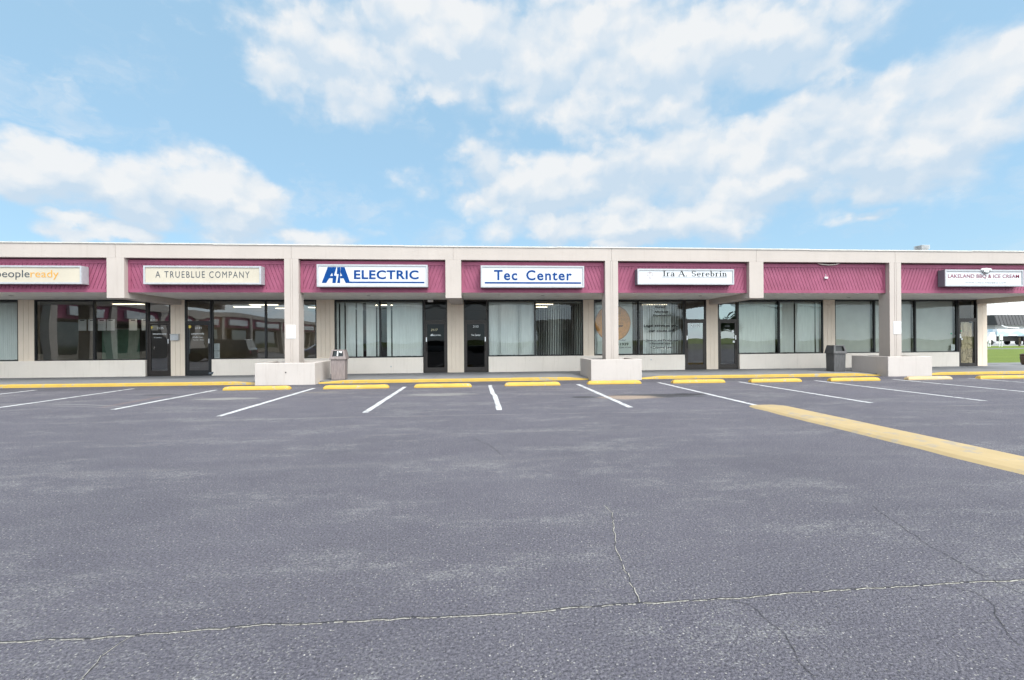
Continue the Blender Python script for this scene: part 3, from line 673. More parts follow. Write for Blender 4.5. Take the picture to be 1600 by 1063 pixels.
q = MB(); put_text(q, '', 9.66, 10.05, 2.0, 2.14, 19.888, geo=book_geo('2109')); q.build('lettering', M['vinyl_white'], Dr['2109'][0], fix=False)
letters(Dr['2105'][0], [('2105', 11.25, 11.47, 2.01, 2.09, .01, 1.1)], 'ink_pale')
for d, x, z, s_, mt in (('2125', -13.40, 2.10, .06, 'sticker_yellow'), ('2121', -11.90, 2.13, .07, 'sticker_yellow')):
    m = MB(); m.lathe([(s_, 0), (s_, .003)], (x, 19.882, z), 'Y', 18); m.build('sticker', M[mt], Dr[d][0])
m = MB(); m.lathe([(.055, 0), (.055, .003)], (11.62, 19.882, 1.80), 'Y', 14); m.box(11.57, 11.66, 19.883, 19.886, 1.76, 1.84); m.box(11.62, 11.70, 19.882, 19.885, 1.49, 1.54); m.box(11.62, 11.71, 19.882, 19.885, 1.29, 1.38); m.build('sticker', M['vinyl_white'], Dr['2105'][0])
m = MB(); m.box(-11.935, -11.885, 19.896, 19.9, 1.0, 2.05); m.build('height_strip', M['ink_pale'], Dr['2121'][0])
m = MB(); m.box(22.86, 22.95, 19.882, 19.885, 1.73, 1.79); m.build('sticker', M['sticker_green'], Dr['paper'][0])
m = MB(); m.box(22.84, 22.93, 19.882, 19.885, 1.42, 1.5); m.box(22.92, 22.99, 19.882, 19.885, 1.34, 1.41); m.build('notice', M['vinyl_white'], Dr['paper'][0])
# soffit downlights, pipe stubs, cable bits
for x, y in ((-4.19, 18.1), (2.64, 18.05), (-17.06, 18.1), (16.33, 18.83), (9.2, 18.1)):
    m = MB(); m.lathe([(.10, 0), (.10, .006), (.075, .008)], (x, y, 3.242), 'Z', 20); o = m.build('downlight', M['soffit'], B)
    m = MB(); m.lathe([(.07, 0), (.07, .004)], (x, y, 3.2405), 'Z', 16); m.build('lens', M['ink_black'], o)
for x, z in ((-3.66, .38), (7.75, .56), (-8.0, .25)):
    m = MB(); m.lathe([(.02, 0), (.028, .0), (.028, .03), (.012, .032)], (x, 19.762, z), 'Y', 10); m.build('pipe_stub', M['tin'], B)
m = MB(); m.tube([(13.35, 16.88, 4.41), (13.5, 16.86, 4.36), (13.8, 16.86, 4.34), (14.1, 16.86, 4.36), (14.25, 16.88, 4.41)], .025, 8); m.build('conduit', M['cream'], B, smooth=True)
# shop interiors
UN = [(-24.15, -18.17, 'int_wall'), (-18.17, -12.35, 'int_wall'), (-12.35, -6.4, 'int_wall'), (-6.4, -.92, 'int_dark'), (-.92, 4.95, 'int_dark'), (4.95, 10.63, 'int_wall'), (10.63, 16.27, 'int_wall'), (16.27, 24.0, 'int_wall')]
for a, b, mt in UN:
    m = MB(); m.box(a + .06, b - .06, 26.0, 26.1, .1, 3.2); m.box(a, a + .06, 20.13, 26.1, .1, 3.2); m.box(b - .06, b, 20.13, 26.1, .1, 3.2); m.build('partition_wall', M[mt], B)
m = MB(); m.box(-24.15, 24.0, 20.01, 26.1, .03, .1); m.build('floor', M['int_floor'], B)
m = MB(); m.box(-24.15, 24.0, 20.13, 26.1, 3.2, 3.24); m.build('ceiling', M['int_ceil'], B)

# ================================================================== PLANTERS
def planter(x0, x1, label):
    y0, y1, z1 = 16.06, 17.75, .755; t_ = .14; p = thing('planter', ((x0 + x1) / 2, (y0 + y1) / 2, 0), label, 'planter', 'stucco planters around the columns')
    m = MB(); o_ = [(x0, y0), (x1, y0), (x1, y1), (x0, y1)]; i_ = [(x0 + t_, y0 + t_), (x1 - t_, y0 + t_), (x1 - t_, y1 - t_), (x0 + t_, y1 - t_)]
    vs = [(x, y, -.02) for x, y in o_] + [(x, y, z1 - random.uniform(0, .012)) for x, y in o_] + [(x, y, z1 - .004) for x, y in i_] + [(x, y, .55) for x, y in i_]
    fs = []
    for k in range(4):
        j = (k + 1) % 4; fs += [(k, j, j + 4, k + 4), (k + 4, j + 4, j + 8, k + 8), (k + 8, j + 8, j + 12, k + 12)]
    fs.append((0, 3, 2, 1)); fs.append((12, 13, 14, 15)); m.add(vs, fs); m.build('planter_wall', M['planter'], p, bevel=.015)
    s_ = MB(); n = 10; vs = []; fs = []
    for j in range(n + 1):
        for i in range(n + 1): vs.append((x0 + t_ + (x1 - x0 - 2 * t_) * i / n, y0 + t_ + (y1 - y0 - 2 * t_) * j / n, .62 + random.uniform(-.02, .025)))
    for j in range(n):
        for i in range(n): k = j * (n + 1) + i; fs.append((k, k + 1, k + n + 2, k + n + 1))
    s_.add(vs, fs); s_.build('soil', M['soil'], p, smooth=True, fix=False); return p
P1 = planter(-7.52, -5.54, 'cream stucco planter around the column left of the taupe trash can')
planter(4.08, 5.95, 'cream stucco planter around the column in front of the gold seal window')
planter(15.5, 17.3, 'cream stucco planter around the column just right of the charcoal trash can')
m = MB(); m.lathe([(.022, 0), (.022, .012)], (-6.5, 16.05, .43), 'Y', 12); m.build('drain_hole', M['ink_black'], P1)

# ================================================================== SIGNS
def sign(x0, x1, z0, z1, face, cab, label, yb=16.93, yf=16.63):
    s_ = thing('shop_sign', ((x0 + x1) / 2, yb, z0), label, 'sign', 'box signs on the maroon panels'); e = .055
    m = MB(); m.box(x0, x1, yf + .03, yb, z0, z1); m.build('cabinet', M[cab], s_, bevel=.006)
    m = MB(); m.box(x0, x1, yf, yf + .03, z0, z0 + e); m.box(x0, x1, yf, yf + .03, z1 - e, z1); m.box(x0, x0 + e, yf, yf + .03, z0 + e, z1 - e); m.box(x1 - e, x1, yf, yf + .03, z0 + e, z1 - e); m.build('retainer_frame', M['sign_alum'], s_)
    m = MB(); m.box(x0 + e - .002, x1 - e + .002, yf + .027, yf + .034, z0 + e - .002, z1 - e + .002); m.build('sign_face', M[face], s_)
    return s_
YF = 16.656
def lay(s_, mat, rows=(), rects=(), name='lettering'):
    m = MB()
    for r_ in rows: put_text(m, r_[0], *r_[1:5], YF, *(r_[5:]), th=.005)
    for x0, x1, z0, z1 in rects: m.add([(x0, YF - .005, z0), (x1, YF - .005, z0), (x1, YF - .005, z1), (x0, YF - .005, z1)], [(0, 1, 2, 3)])
    m.build(name, M[mat], s_, fix=False)
s1 = sign(-17.45, -13.45, 3.5, 4.12, 'face_cream', 'sign_alum', 'cream box sign with slate and amber lower-case letters, cut by the left edge')
lay(s1, 'ink_slate', [('people', -16.167, -15.115, 3.641, 3.97, -.002)]); lay(s1, 'ink_amber', [('ready', -15.085, -14.196, 3.641, 3.97, -.002)])
s2 = sign(-11.46, -7.55, 3.5, 4.14, 'face_cream', 'sign_alum', 'cream box sign with one line of thin grey capitals')
lay(s2, 'ink_grey', [('A TRUEBLUE COMPANY', -11.075, -7.949, 3.726, 3.953, -.002, 1.25)])
s3 = sign(-5.65, -1.76, 3.42, 4.22, 'face_white', 'sign_alum', 'white box sign with a blue double A emblem before its blue capitals')
lay(s3, 'ink_blue', [('ELECTRIC', -4.362, -2.08, 3.696, 4.022, .027, 1.08)], [(-4.6, -1.877, 3.557, 3.608)])
# emblem: two leaning letters A split by a lightning bolt
m = MB()
def ep(pts): m.add([(-5.485 + u * .97, YF - .0055, 3.557 + v * .568) for u, v in pts], [tuple(range(len(pts)))])
ep([(0, 0), (.16, 0), (.27, .30), (.40, .30), (.36, .44), (.31, .44), (.385, .72), (.35, 1), (.25, 1)][:4] + [(.40, .44), (.30, .44), (.38, .66), (.36, 1), (.22, 1)])
ep([(.38, 0), (.50, 0), (.53, .46), (.44, .46), (.53, 1), (.365, 1), (.375, .66), (.40, .44)])
ep([(.55, 0), (.66, 0), (.66, .44), (.67, .66), (.67, 1), (.56, 1), (.54, .56), (.61, .56)])
ep([(.665, .30), (.78, .30), (.86, 0), (1.0, 0), (.80, 1), (.69, 1), (.675, .66), (.74, .44), (.66, .44)][:4] + [(1.02, 0), (.82, 1), (.685, 1), (.675, .66), (.74, .44), (.665, .44)])
m.build('emblem', M['ink_blue'], s3, fix=False)
s4 = sign(.16, 3.99, 3.41, 4.21, 'face_white', 'sign_alum', 'white box sign with two blue words, no emblem, and a blue underline')
lay(s4, 'ink_blue', [('Tec', .644, 1.50, 3.673, 4.05, .02, 1.15), ('Center', 1.83, 3.528, 3.673, 4.05, .02, 1.15)], [(.305, 3.874, 3.55, 3.608)])
s5 = sign(6.02, 9.79, 3.53, 4.12, 'face_white', 'sign_grey', 'white box sign with black serif lettering and a thin rule at its top')
m = MB(); put_text(m, '', 7.006, 9.516, 3.84, 4.058, YF, geo=book_geo('Ira A. Serebrin'), th=.005); m.build('lettering', M['ink_black'], s5, fix=False)
lay(s5, 'ink_pale', rects=[(6.956, 9.53, 3.805, 3.82)], name='rule')
lay(s5, 'ink_faint', rects=[(6.495, 6.52, 3.78, 4.02), (6.41, 6.61, 3.965, 3.985), (6.37, 6.46, 3.87, 3.885), (6.555, 6.65, 3.87, 3.885), (6.41, 6.42, 3.88, 3.97), (6.60, 6.61, 3.88, 3.97), (6.46, 6.56, 3.765, 3.785)], name='emblem')
s6 = sign(18.50, 21.91, 3.49, 4.15, 'face_white', 'sign_grey', 'white box sign in red lettering for barbecue and ice cream, pig head on top')
lay(s6, 'ink_red', [('LAKELAND BBQ & ICE CREAM', 18.64, 21.74, 3.797, 3.97, .006, 1.02)])
lay(s6, 'ink_pale', [('WWW.LAKELANDBBQ.COM', 19.38, 21.15, 3.59, 3.67, 0, 1.3)], [(18.6, 21.8, 4.055, 4.068)] + [(18.62 + i * .1, 18.67 + i * .1, 3.757, 3.768) for i in range(32)])
m = MB(); cx_, cz_ = 20.25, 4.11
m.prism_xz([(cx_ + .14 * math.cos(a * .3142) * (1.1 if a % 2 else 1), cz_ + .11 * math.sin(a * .3142)) for a in range(20)], 16.60, 16.627)
m.prism_xz([(cx_ - .10, cz_ + .02), (cx_ - .21, cz_ + .01), (cx_ - .23, cz_ + .07), (cx_ - .15, cz_ + .10), (cx_ - .07, cz_ + .09)], 16.602, 16.626); m.prism_xz([(cx_ + .07, cz_ + .09), (cx_ + .15, cz_ + .10), (cx_ + .23, cz_ + .07), (cx_ + .21, cz_ + .01), (cx_ + .10, cz_ + .02)], 16.602, 16.626)
o = m.build('emblem_plate', M['vinyl_white'], s6)
m = MB()
m.lathe([(.012, 0), (.012, .003)], (cx_ - .05, 16.592, cz_ + .03), 'Y', 8); m.lathe([(.012, 0), (.012, .003)], (cx_ + .05, 16.592, cz_ + .03), 'Y', 8)
a_, b_ = ribbon(*arc(cx_, cz_ - .04, .055, .035, 0, 360, .012, .012, 16)); m.add([(x, 16.594, z) for x, z in a_], b_)
a_, b_ = ribbon(*arc(cx_, cz_, .135, .105, 165, 375, .028, .028, 16)); m.add([(x, 16.593, z) for x, z in a_], b_)
m.build('emblem_drawing', M['ink_black'], o, fix=False)

# notices on the columns, mailbox, small fittings
def notice(x0, x1, z0, z1, label):
    s_ = thing('notice_sign', ((x0 + x1) / 2, 16.74, z0), label, 'sign', 'white notices on the columns')
    m = MB(); m.box(x0, x1, 16.738, 16.75, z0, z1); m.build('plate', M['paper'], s_, bevel=.003)
    t_ = MB(); rr = random.Random(3); z = z1 - .05
    while z > z0 + .05:
        a = x0 + .05 + rr.uniform(0, .04)
        while a < x1 - .07: w = min(rr.uniform(.02, .06), x1 - .05 - a); t_.add([(a, 16.735, z - .011), (a + w, 16.735, z - .011), (a + w, 16.735, z), (a, 16.735, z)], [(0, 1, 2, 3)]); a += w + .015
        z -= .038
    t_.build('lettering', M['ink_pale'], s_, fix=False)
notice(-6.755, -6.435, 1.59, 2.07, 'white notice plate on the column beside the taupe trash can')
notice(16.40, 16.72, 1.61, 2.11, 'white notice plate on the column beside the charcoal trash can')
s_ = thing('mailbox', (-12.41, 19.8, 1.56), 'pale grey metal mailbox on the narrow pier between doors 2125 and 2121', 'mailbox')
m = MB(); m.box(-12.58, -12.27, 19.74, 19.86, 1.56, 1.80); m.build('box', M['tin'], s_, bevel=.008)
m = MB(); m.box(-12.595, -12.255, 19.725, 19.858, 1.803, 1.825); m.build('lid', M['tin'], s_, bevel=.004)
s_ = thing('wall_lamp', (-1.97, 19.75, 3.14), 'small beige floodlight fixed under the soffit above door 2117', 'lamp')
m = MB(); m.box(-2.08, -1.86, 19.62, 19.80, 3.13, 3.235); m.build('housing', M['soffit'], s_, bevel=.01)
m = MB(); m.box(-2.06, -1.88, 19.605, 19.622, 3.14, 3.225); m.build('lens', M['white_paint'], s_, bevel=.004)
s_ = thing('junction_box', (13.73, 16.92, 3.82), 'small white junction box on the bare maroon panel', 'junction box')
m = MB(); m.box(13.66, 13.80, 16.89, 16.945, 3.81, 3.88); m.build('box', M['white_paint'], s_, bevel=.006)
m = MB(); m.tube([(13.73, 16.93, 3.88), (13.735, 16.93, 3.95), (13.72, 16.935, 3.99)], .008, 6); m.build('cable', M['white_paint'], s_)
s_ = thing('roof_vent', (20.0, 19.0, 4.88), 'small grey roof vent showing above the parapet near the barbecue shop', 'vent')
m = MB(); m.box(19.84, 20.16, 18.85, 19.15, 4.88, 5.42); m.build('duct', M['tin'], s_)
m = MB()
for k in range(4): m.box(19.80, 20.20, 18.81, 19.19, 5.43 + k * .045, 5.455 + k * .045)
m.box(19.86, 20.14, 18.87, 19.13, 5.42, 5.6); m.build('louvre_cap', M['tin'], s_)
m = MB(); m.prism_xz([(-11.12, .14), (-10.94, .14), (-10.90, .24), (-11.10, .24)], 19.782, 19.789)
o = m.build('wall_sticker', M['ink_slate']); tag(o, 'dark slanted sticker at the foot of the wall beside door 2121', 'sticker')
k_ = MB(); k_.box(-11.07, -10.97, 19.778, 19.7815, .205, .222); k_.box(-11.08, -10.99, 19.778, 19.7815, .17, .185); k_.build('sticker_text', M['ink_pale'], o)
for z0, z1, lb in ((1.12, 1.42, 'upper of two white paper notices taped inside the window right of door 2121'), (.80, 1.10, 'lower of two white paper notices taped inside the window right of door 2121')):
    s_ = thing('paper_notice', (-10.86, 19.94, z0), lb, 'notice', 'paper notices in the windows'); m = MB(); m.box(-10.95, -10.73, 19.932, 19.934, z0, z1); m.build('sheet', M['paper'], s_)
    t_ = MB(); rr = random.Random(int(z0 * 10))
    for k in range(7): t_.add([(-10.92, 19.930, z1 - .04 - k * .035), (-10.80 + rr.uniform(-.03, .04), 19.930, z1 - .04 - k * .035), (-10.80 + rr.uniform(-.03, .04), 19.930, z1 - .028 - k * .035), (-10.92, 19.930, z1 - .028 - k * .035)], [(0, 1, 2, 3)])
    t_.build('lettering', M['ink_pale'], s_, fix=False)
s_ = thing('paper_notice', (22.55, 19.94, .85), 'small white paper notice at the foot of the window beside the paper-covered door', 'notice', 'paper notices in the windows')
m = MB(); m.box(22.44, 22.64, 19.932, 19.934, .84, 1.12); m.build('sheet', M['paper'], s_)
t_ = MB()
for k in range(5): t_.add([(22.47, 19.93, 1.07 - k * .04), (22.61, 19.93, 1.07 - k * .04), (22.61, 19.93, 1.08 - k * .04), (22.47, 19.93, 1.08 - k * .04)], [(0, 1, 2, 3)])
t_.build('lettering', M['ink_pale'], s_, fix=False)
m = MB(); m.box(22.42, 22.50, 19.932, 19.934, 1.60, 1.67); tag(m.build('window_sticker', M['sticker_green']), 'small green sticker inside the window beside the paper-covered door', 'sticker')
m = MB(); n = 10; vs = []; fs = []
for j in range(n + 1):
    for i in range(n + 1): vs.append((22.88 + .69 * i / n + random.uniform(-.006, .006), 19.955 + random.uniform(-.012, .012), .24 + 1.95 * j / n - (.05 if j == n and i > 7 else 0)))
for j in range(n):
    for i in range(n): k = j * (n + 1) + i; fs.append((k, k + 1, k + n + 2, k + n + 1))
m.add(vs, fs); tag(m.build('kraft_paper', M['kraft'], fix=False), 'crumpled brown kraft paper covering the last glass door on the right', 'paper')

# ================================================================== BLINDS AND WINDOW DRESSING
def blind(x0, x1, spec, label, mat='blind', y=20.06, z0=.82, z1=3.12):
    """spec(x) -> (angle in degrees or None for a missing slat)"""
    b = thing('vertical_blind', ((x0 + x1) / 2, y, z0), label, 'blind', 'vertical blinds in the shop windows')
    m = MB(); x = x0 + .05
    rr = random.Random(int(x0 * 100))
    while x < x1 - .03:
        a = spec(x)
        if a is not None:
            a = R(a + rr.uniform(-3, 3)); h = .046; pts = []
            for k in range(4):
                t = -1 + 2 * k / 3; bow = .006 * (1 - t * t); pts.append((x + t * h * math.cos(a) + bow * math.sin(a), y + t * h * math.sin(a) - bow * math.cos(a)))
            zl = z0 + rr.uniform(-.006, .006); vs = [(px, py, zl) for px, py in pts] + [(px, py, z1) for px, py in pts]
            m.add(vs, [(k, k + 1, k + 5, k + 4) for k in range(3)])
        x += .078
    m.build('slats', M[mat], b, fix=False)
    m = MB(); m.box(x0, x1, y - .02, y + .03, z1, z1 + .045); m.build('headrail', M['rail'], b)
    return b
def gaps(gl, ang=8): return lambda x: None if any(a < x < c for a, c in gl) else ang
blind(-23.8, -18.5, lambda x: 10, 'closed pale vertical blinds in the window at the left end of the photo')
blind(-6.0, -4.15, gaps([(-5.92, -5.84), (-5.66, -5.58), (-5.21, -5.10), (-4.86, -4.76), (-4.34, -4.25)]), 'white vertical blinds with five dark gaps in the left pane under the double A sign')
blind(-4.11, -2.3, gaps([(-4.10, -3.90), (-3.73, -3.62)], 7), 'nearly closed white vertical blinds in the right pane under the double A sign')
blind(.5, 2.54, lambda x: 12 + 30 * max(0, math.sin(x * 7 + 1)) ** 3, 'closed white vertical blinds in the left pane right of door 2113')
blind(2.58, 4.7, lambda x: 66 + 12 * math.sin(x * 5), 'half open vertical blinds in the dark pane left of the gold seal')
blind(5.2, 6.98, lambda x: 14, 'closed pale vertical blinds behind the gold seal banner')
blind(6.98, 7.46, lambda x: 72, 'few turned slats either side of the mullion right of the gold seal')
blind(7.48, 9.33, lambda x: 27 + 5 * math.sin(x * 9) + (26 if x > 8.8 else 0), 'turned white slats behind the legal services lettering')
blind(11.88, 13.8, gaps([], 9), 'closed cream vertical blinds in the pane right of door 2105', 'blind_warm')
blind(13.88, 15.97, gaps([(14.70, 14.77), (15.72, 15.80)], 5), 'closed cream vertical blinds in the pane left of the charcoal trash can', 'blind_warm')
for a, b, lb in ((16.6, 18.48, 'grey shade sheet covering the window above the charcoal trash can'), (18.56, 20.53, 'grey shade sheet behind the narrow pane at the right-hand column'), (20.61, 22.68, 'grey shade sheet in the pane left of the paper-covered door')):
    m = MB(); n = 12; vs = []; fs = []
    for i in range(n + 1):
        x = a + (b - a) * i / n; y = 20.05 + .012 * math.sin(i * 1.7); vs += [(x, y, .80), (x, y + random.uniform(-.006, .006), 3.18)]
    for i in range(n): fs.append((2 * i, 2 * i + 2, 2 * i + 3, 2 * i + 1))
    m.add(vs, fs); tag(m.build('shade_sheet', M['shade_sheet'], smooth=True, fix=False), lb, 'shade', 'grey shades in the end shop')
# law-office lettering on the glass
m = MB(); YG = 19.905
for tx, x0, x1, z0, z1, bo in (('Honest', 8.02, 8.46, 2.87, 2.97, .005), ('Affordable', 7.98, 8.62, 2.66, 2.76, .005), ('Experienced', 7.92, 8.72, 2.47, 2.59, .005), ('Legal services you', 7.48, 9.06, 2.0, 2.14, .02), ('can count on!', 7.72, 8.88, 1.79, 1.92, .02), ('\u2022 Divorce and Family Law', 7.46, 9.06, 1.36, 1.46, .012), ('\u2022 Personal Injury', 7.74, 8.80, 1.22, 1.32, .012), ('\u2022 Criminal Law', 7.78, 8.76, 1.05, 1.16, .012)):
    put_text(m, tx, x0, x1, z0, z1, YG, bo, th=.001)
tag(m.build('window_lettering', M['ink_black'], fix=False), 'black legal services lettering on the window left of door 2109', 'lettering')
s_ = thing('window_banner', (6.0, 19.95, .83), 'white window banner with a round gold scales seal behind the column', 'banner')
m = MB(); m.box(5.36, 6.96, 19.945, 19.949, .83, 3.14); m.build('sheet', simple('banner_vinyl', (.62, .66, .62), .6, .04), s_)
m = MB(); m.lathe([(.82, 0), (.82, .002)], (6.07, 19.941, 2.21), 'Y', 48); m.build('seal_rim', M['gold_dark'], s_)
m = MB(); m.lathe([(.77, 0), (.77, .002)], (6.07, 19.938, 2.21), 'Y', 48); m.build('seal', M['gold'], s_)
m = MB(); m.tube([(6.07, 19.937, 2.75), (6.07, 19.937, 1.75)], .014, 6); m.tube([(5.72, 19.937, 2.63), (6.07, 19.937, 2.70), (6.42, 19.937, 2.63)], .012, 6)
for q in (-.33, .33): m.tube([(6.07 + q, 19.937, 2.63), (6.07 + q - .12, 19.937, 2.10)], .004, 4); m.tube([(6.07 + q, 19.937, 2.63), (6.07 + q + .12, 19.937, 2.10)], .004, 4)
m.build('scales', M['gold_dark'], s_)
m = MB()
for q in (-.33, .33): m.prism_xz([(6.07 + q - .15, 2.10), (6.07 + q + .15, 2.10), (6.07 + q + .09, 2.05), (6.07 + q - .09, 2.05)], 19.932, 19.937)
m.build('scale_pan', M['ink_black'], s_)
m = MB(); put_text(m, 'Today!', 6.33, 6.66, 1.38, 1.48, 19.944, .0, 1, .2, .002); put_text(m, '-1939', 6.30, 6.78, 1.20, 1.32, 19.944, .02, th=.002); put_text(m, 'law.com', 6.36, 6.90, 1.08, 1.16, 19.944, .0, 1, .2, .002)
m.build('lettering', M['ink_black'], s_, fix=False)
# employment office behind the left window
blind(-17.4, -15.7, lambda x: 25 + 40 * (x > -16.7), 'green vertical blinds hanging at the back of the left office', 'blind_green', 22.6, .5, 2.1)
for i, (x, lb) in enumerate(((-17.45, 'leftmost pale poster on the office rail'), (-17.05, 'second pale poster from the left on the office rail'), (-16.65, 'third pale poster from the left on the office rail'), (-16.28, 'fourth pale poster from the left on the office rail'), (-15.35, 'pale poster just right of the left office mullion'), (-14.83, 'pale poster left of the brown office door'), (-14.48, 'pale poster nearest the brown office door'))):
    m = MB(); m.box(x, x + .33, 21.4, 21.404, 2.02, 2.52); o = tag(m.build('poster', M['paper']), lb + ' behind the glass', 'poster', 'posters on the office rail')
    m = MB(); m.box(x + .08, x + .25, 21.394, 21.399, 2.455, 2.495); m.build('clip', M['ink_black'], o)
m = MB(); m.tube([(-17.6, 21.42, 2.53), (-13.8, 21.42, 2.53)], .012, 8); tag(m.build('poster_rail', M['bronze']), 'thin dark rail carrying the posters across the left office', 'rail')
s_ = thing('office_door', (-14.6, 23.9, .1), 'brown wooden door standing inside the left office', 'door')
m = MB(); m.box(-15.2, -14.2, 23.9, 23.95, .1, 2.45); m.build('leaf', M['brown_door'], s_, bevel=.01)
m = MB(); m.lathe([(.03, 0), (.035, .02), (.03, .04)], (-15.08, 23.86, 1.1), 'Y', 12); m.build('knob', M['kick'], s_)
# lit ceiling fixtures
first = None
for i, (x, y, lb) in enumerate(((-15.0, 20.9, 'lit ceiling light close behind the left office window'), (-9.55, 21.3, 'lit ceiling light nearest the glass in the office right of door 2121'), (-10.9, 22.6, 'lit ceiling light seen through the transom of door 2121'), (-9.4, 23.6, 'lit ceiling light deep in the office right of door 2121'), (-7.6, 23.0, 'lit ceiling light left of the column in the office right of door 2121'), (-6.95, 24.6, 'lit ceiling light farthest back in the office right of door 2121'), (-4.2, 21.6, 'lit ceiling light glimpsed between the slats under the double A sign'), (3.0, 21.2, 'lit ceiling light nearest the glass behind the half open blinds'), (3.0, 23.0, 'lit ceiling light farther back behind the half open blinds'), (8.6, 21.4, 'lit ceiling light behind the legal services lettering'))):
    if first is None:
        first = thing('ceiling_light', (x, y, 3.14), lb, 'ceiling light', 'fluorescent ceiling lights in the shops')
        m = MB(); m.box(x - .62, x + .62, y - .16, y + .16, 3.15, 3.198); m.build('tray', M['white_paint'], first)
        m = MB(); m.box(x - .58, x + .58, y - .12, y + .12, 3.135, 3.149); m.build('diffuser', M['lamp'], first)
    else: copy_thing(first, (x, y, 3.14), lb)

# ================================================================== WHEEL STOPS, BINS, LITTER
def stop_mesh(L, mat):
    n = 12; ring = []
    for i in range(n + 1):
        t = -L / 2 + L * i / n; e = 1.0 if 0 < i < n else .86; j = random.uniform(-.004, .004)
        prof = [(-.105, 0), (-.10, .05), (-.065, .115), (.065, .115), (.10, .05), (.105, 0)]
        tt = t + (.05 if i == 0 else -.05 if i == n else 0)
        ring.append([((t if z < .06 else tt), y * e + (j if z > .1 else 0), z * (e if z > .06 else 1) + (j if z > .1 else 0)) for y, z in prof])
    m = MB(); vs = [v for r_ in ring for v in r_]; fs = []
    for i in range(n):
        for k in range(6): fs.append((i * 6 + k, i * 6 + (k + 1) % 6, (i + 1) * 6 + (k + 1) % 6, (i + 1) * 6 + k))
    fs += [tuple(range(6)), tuple(n * 6 + k for k in range(5, -1, -1))]; m.add(vs, fs); return m.mesh('wheel_stop', M[mat], bevel=.006)
SM = [stop_mesh(1.98, 'stop_yellow'), stop_mesh(1.80, 'stop_yellow'), stop_mesh(1.66, 'stop_pale')]
STOPS = [(-6.74, 14.57, 0, -.5, 'yellow concrete wheel stop in front of the planter on the left'), (-3.74, 14.5, 0, .4, 'yellow concrete wheel stop in front of the taupe trash can and the gapped blinds'), (-1.07, 14.5, 1, -.3, 'yellow concrete wheel stop in front of doors 2117 and 2113'),
  (1.78, 14.6, 1, .5, 'yellow concrete wheel stop in front of the closed blinds right of door 2113'), (4.52, 14.76, 1, 0, 'yellow concrete wheel stop in front of the planter by the gold seal'), (7.37, 14.7, 1, -.4, 'yellow concrete wheel stop in front of the legal services window'), (10.02, 14.62, 1, .3, 'yellow concrete wheel stop in front of doors 2109 and 2105'),
  (12.83, 14.6, 1, .2, 'yellow concrete wheel stop left of the charcoal trash can'), (15.68, 14.7, 2, 0, 'shorter faded peach wheel stop in front of the rightmost planter'), (18.5, 14.65, 0, -.3, 'yellow concrete wheel stop cut by the right edge of the photo')]
for x, y, k, rz, lb in STOPS:
    o = bpy.data.objects.new('wheel_stop', SM[k]); COL.objects.link(o); o.location = (x, y, .001); o.rotation_euler = (0, 0, R(rz)); tag(o, lb, 'wheel stop', 'wheel stops in the parking stalls')
def trash_can(loc, rz, mat, label, bag):
    c = thing('trash_can', loc, label, 'trash can', 'square trash cans on the walkway', rz)
    def fr(a, b, z0, z1): return [[(-a, -a, z0), (a, -a, z0), (a, a, z0), (-a, a, z0)], [(-b, -b, z1), (b, -b, z1), (b, b, z1), (-b, b, z1)]]
    m = MB(); m.hexa(*fr(.235, .25, .0, .74)); m.build('body', M[mat], c, bevel=.025, local=True)
    m = MB(); m.hexa(*fr(.285, .28, .735, .80)); m.build('rim', M[mat], c, bevel=.012, local=True)
    # hooded lid with four sloping sides; the front and right sides open
    a, b, z0, z1 = .275, .215, .80, 1.08; m = MB()
    def side(k, open_):
        rot = lambda p: {0: (p[0], p[1]), 1: (-p[1], p[0]), 2: (-p[0], -p[1]), 3: (p[1], -p[0])}[k]
        def q(u, v, off=0): w = a + (b - a) * v - off; x, y = rot((u * (a + (b - a) * v), -w)); return (x, y, z0 + (z1 - z0) * v)
        if not open_: m.add([q(-1, 0), q(1, 0), q(1, 1), q(-1, 1)], [(0, 1, 2, 3)])
        else:
            O = [q(-1, 0), q(1, 0), q(1, 1), q(-1, 1)]; I = [q(-.72, .16), q(.72, .16), q(.72, .88), q(-.72, .88)]; J = [q(-.72, .16, .05), q(.72, .16, .05), q(.72, .88, .05), q(-.72, .88, .05)]
            m.add(O + I + J, [(i, (i + 1) % 4, 4 + (i + 1) % 4, 4 + i) for i in range(4)] + [(4 + i, 4 + (i + 1) % 4, 8 + (i + 1) % 4, 8 + i) for i in range(4)])
    for k in range(4): side(k, k in (0, 2))
    m.add([(-b, -b, z1), (b, -b, z1), (b, b, z1), (-b, b, z1)], [(0, 1, 2, 3)]); m.build('lid', M[mat], c, local=True)
    m = MB(); m.hexa(*fr(.20, .165, .81, 1.06)); m.build('liner', M['can_hole'], c, local=True)
    if bag:
        m = MB(); m.hexa([(-.03, -.268, .86), (.015, -.268, .86), (.015, -.262, .86), (-.03, -.262, .86)], [(-.02, -.235, 1.03), (.02, -.235, 1.03), (.02, -.228, 1.03), (-.02, -.228, 1.03)]); m.add([(.03, -.236, 1.03), (.15, -.236, 1.03), (.13, -.25, .96), (.07, -.245, .98)], [(0, 1, 2, 3)]); m.build('bag_edge', M['white_paint'], c, local=True)
    return c
trash_can((-4.98, 16.95, .09), R(4), 'can_taupe', 'taupe square trash can with a hooded lid beside the left planter', True)
trash_can((14.83, 17.78, .09), R(-4), 'can_grey', 'charcoal square trash can with a dark hooded lid beside the right planter', False)
s_ = thing('round_bin', (26.93, 20.3, .09), 'dark brown round bin at the far right end of the walkway by the lawn', 'bin')
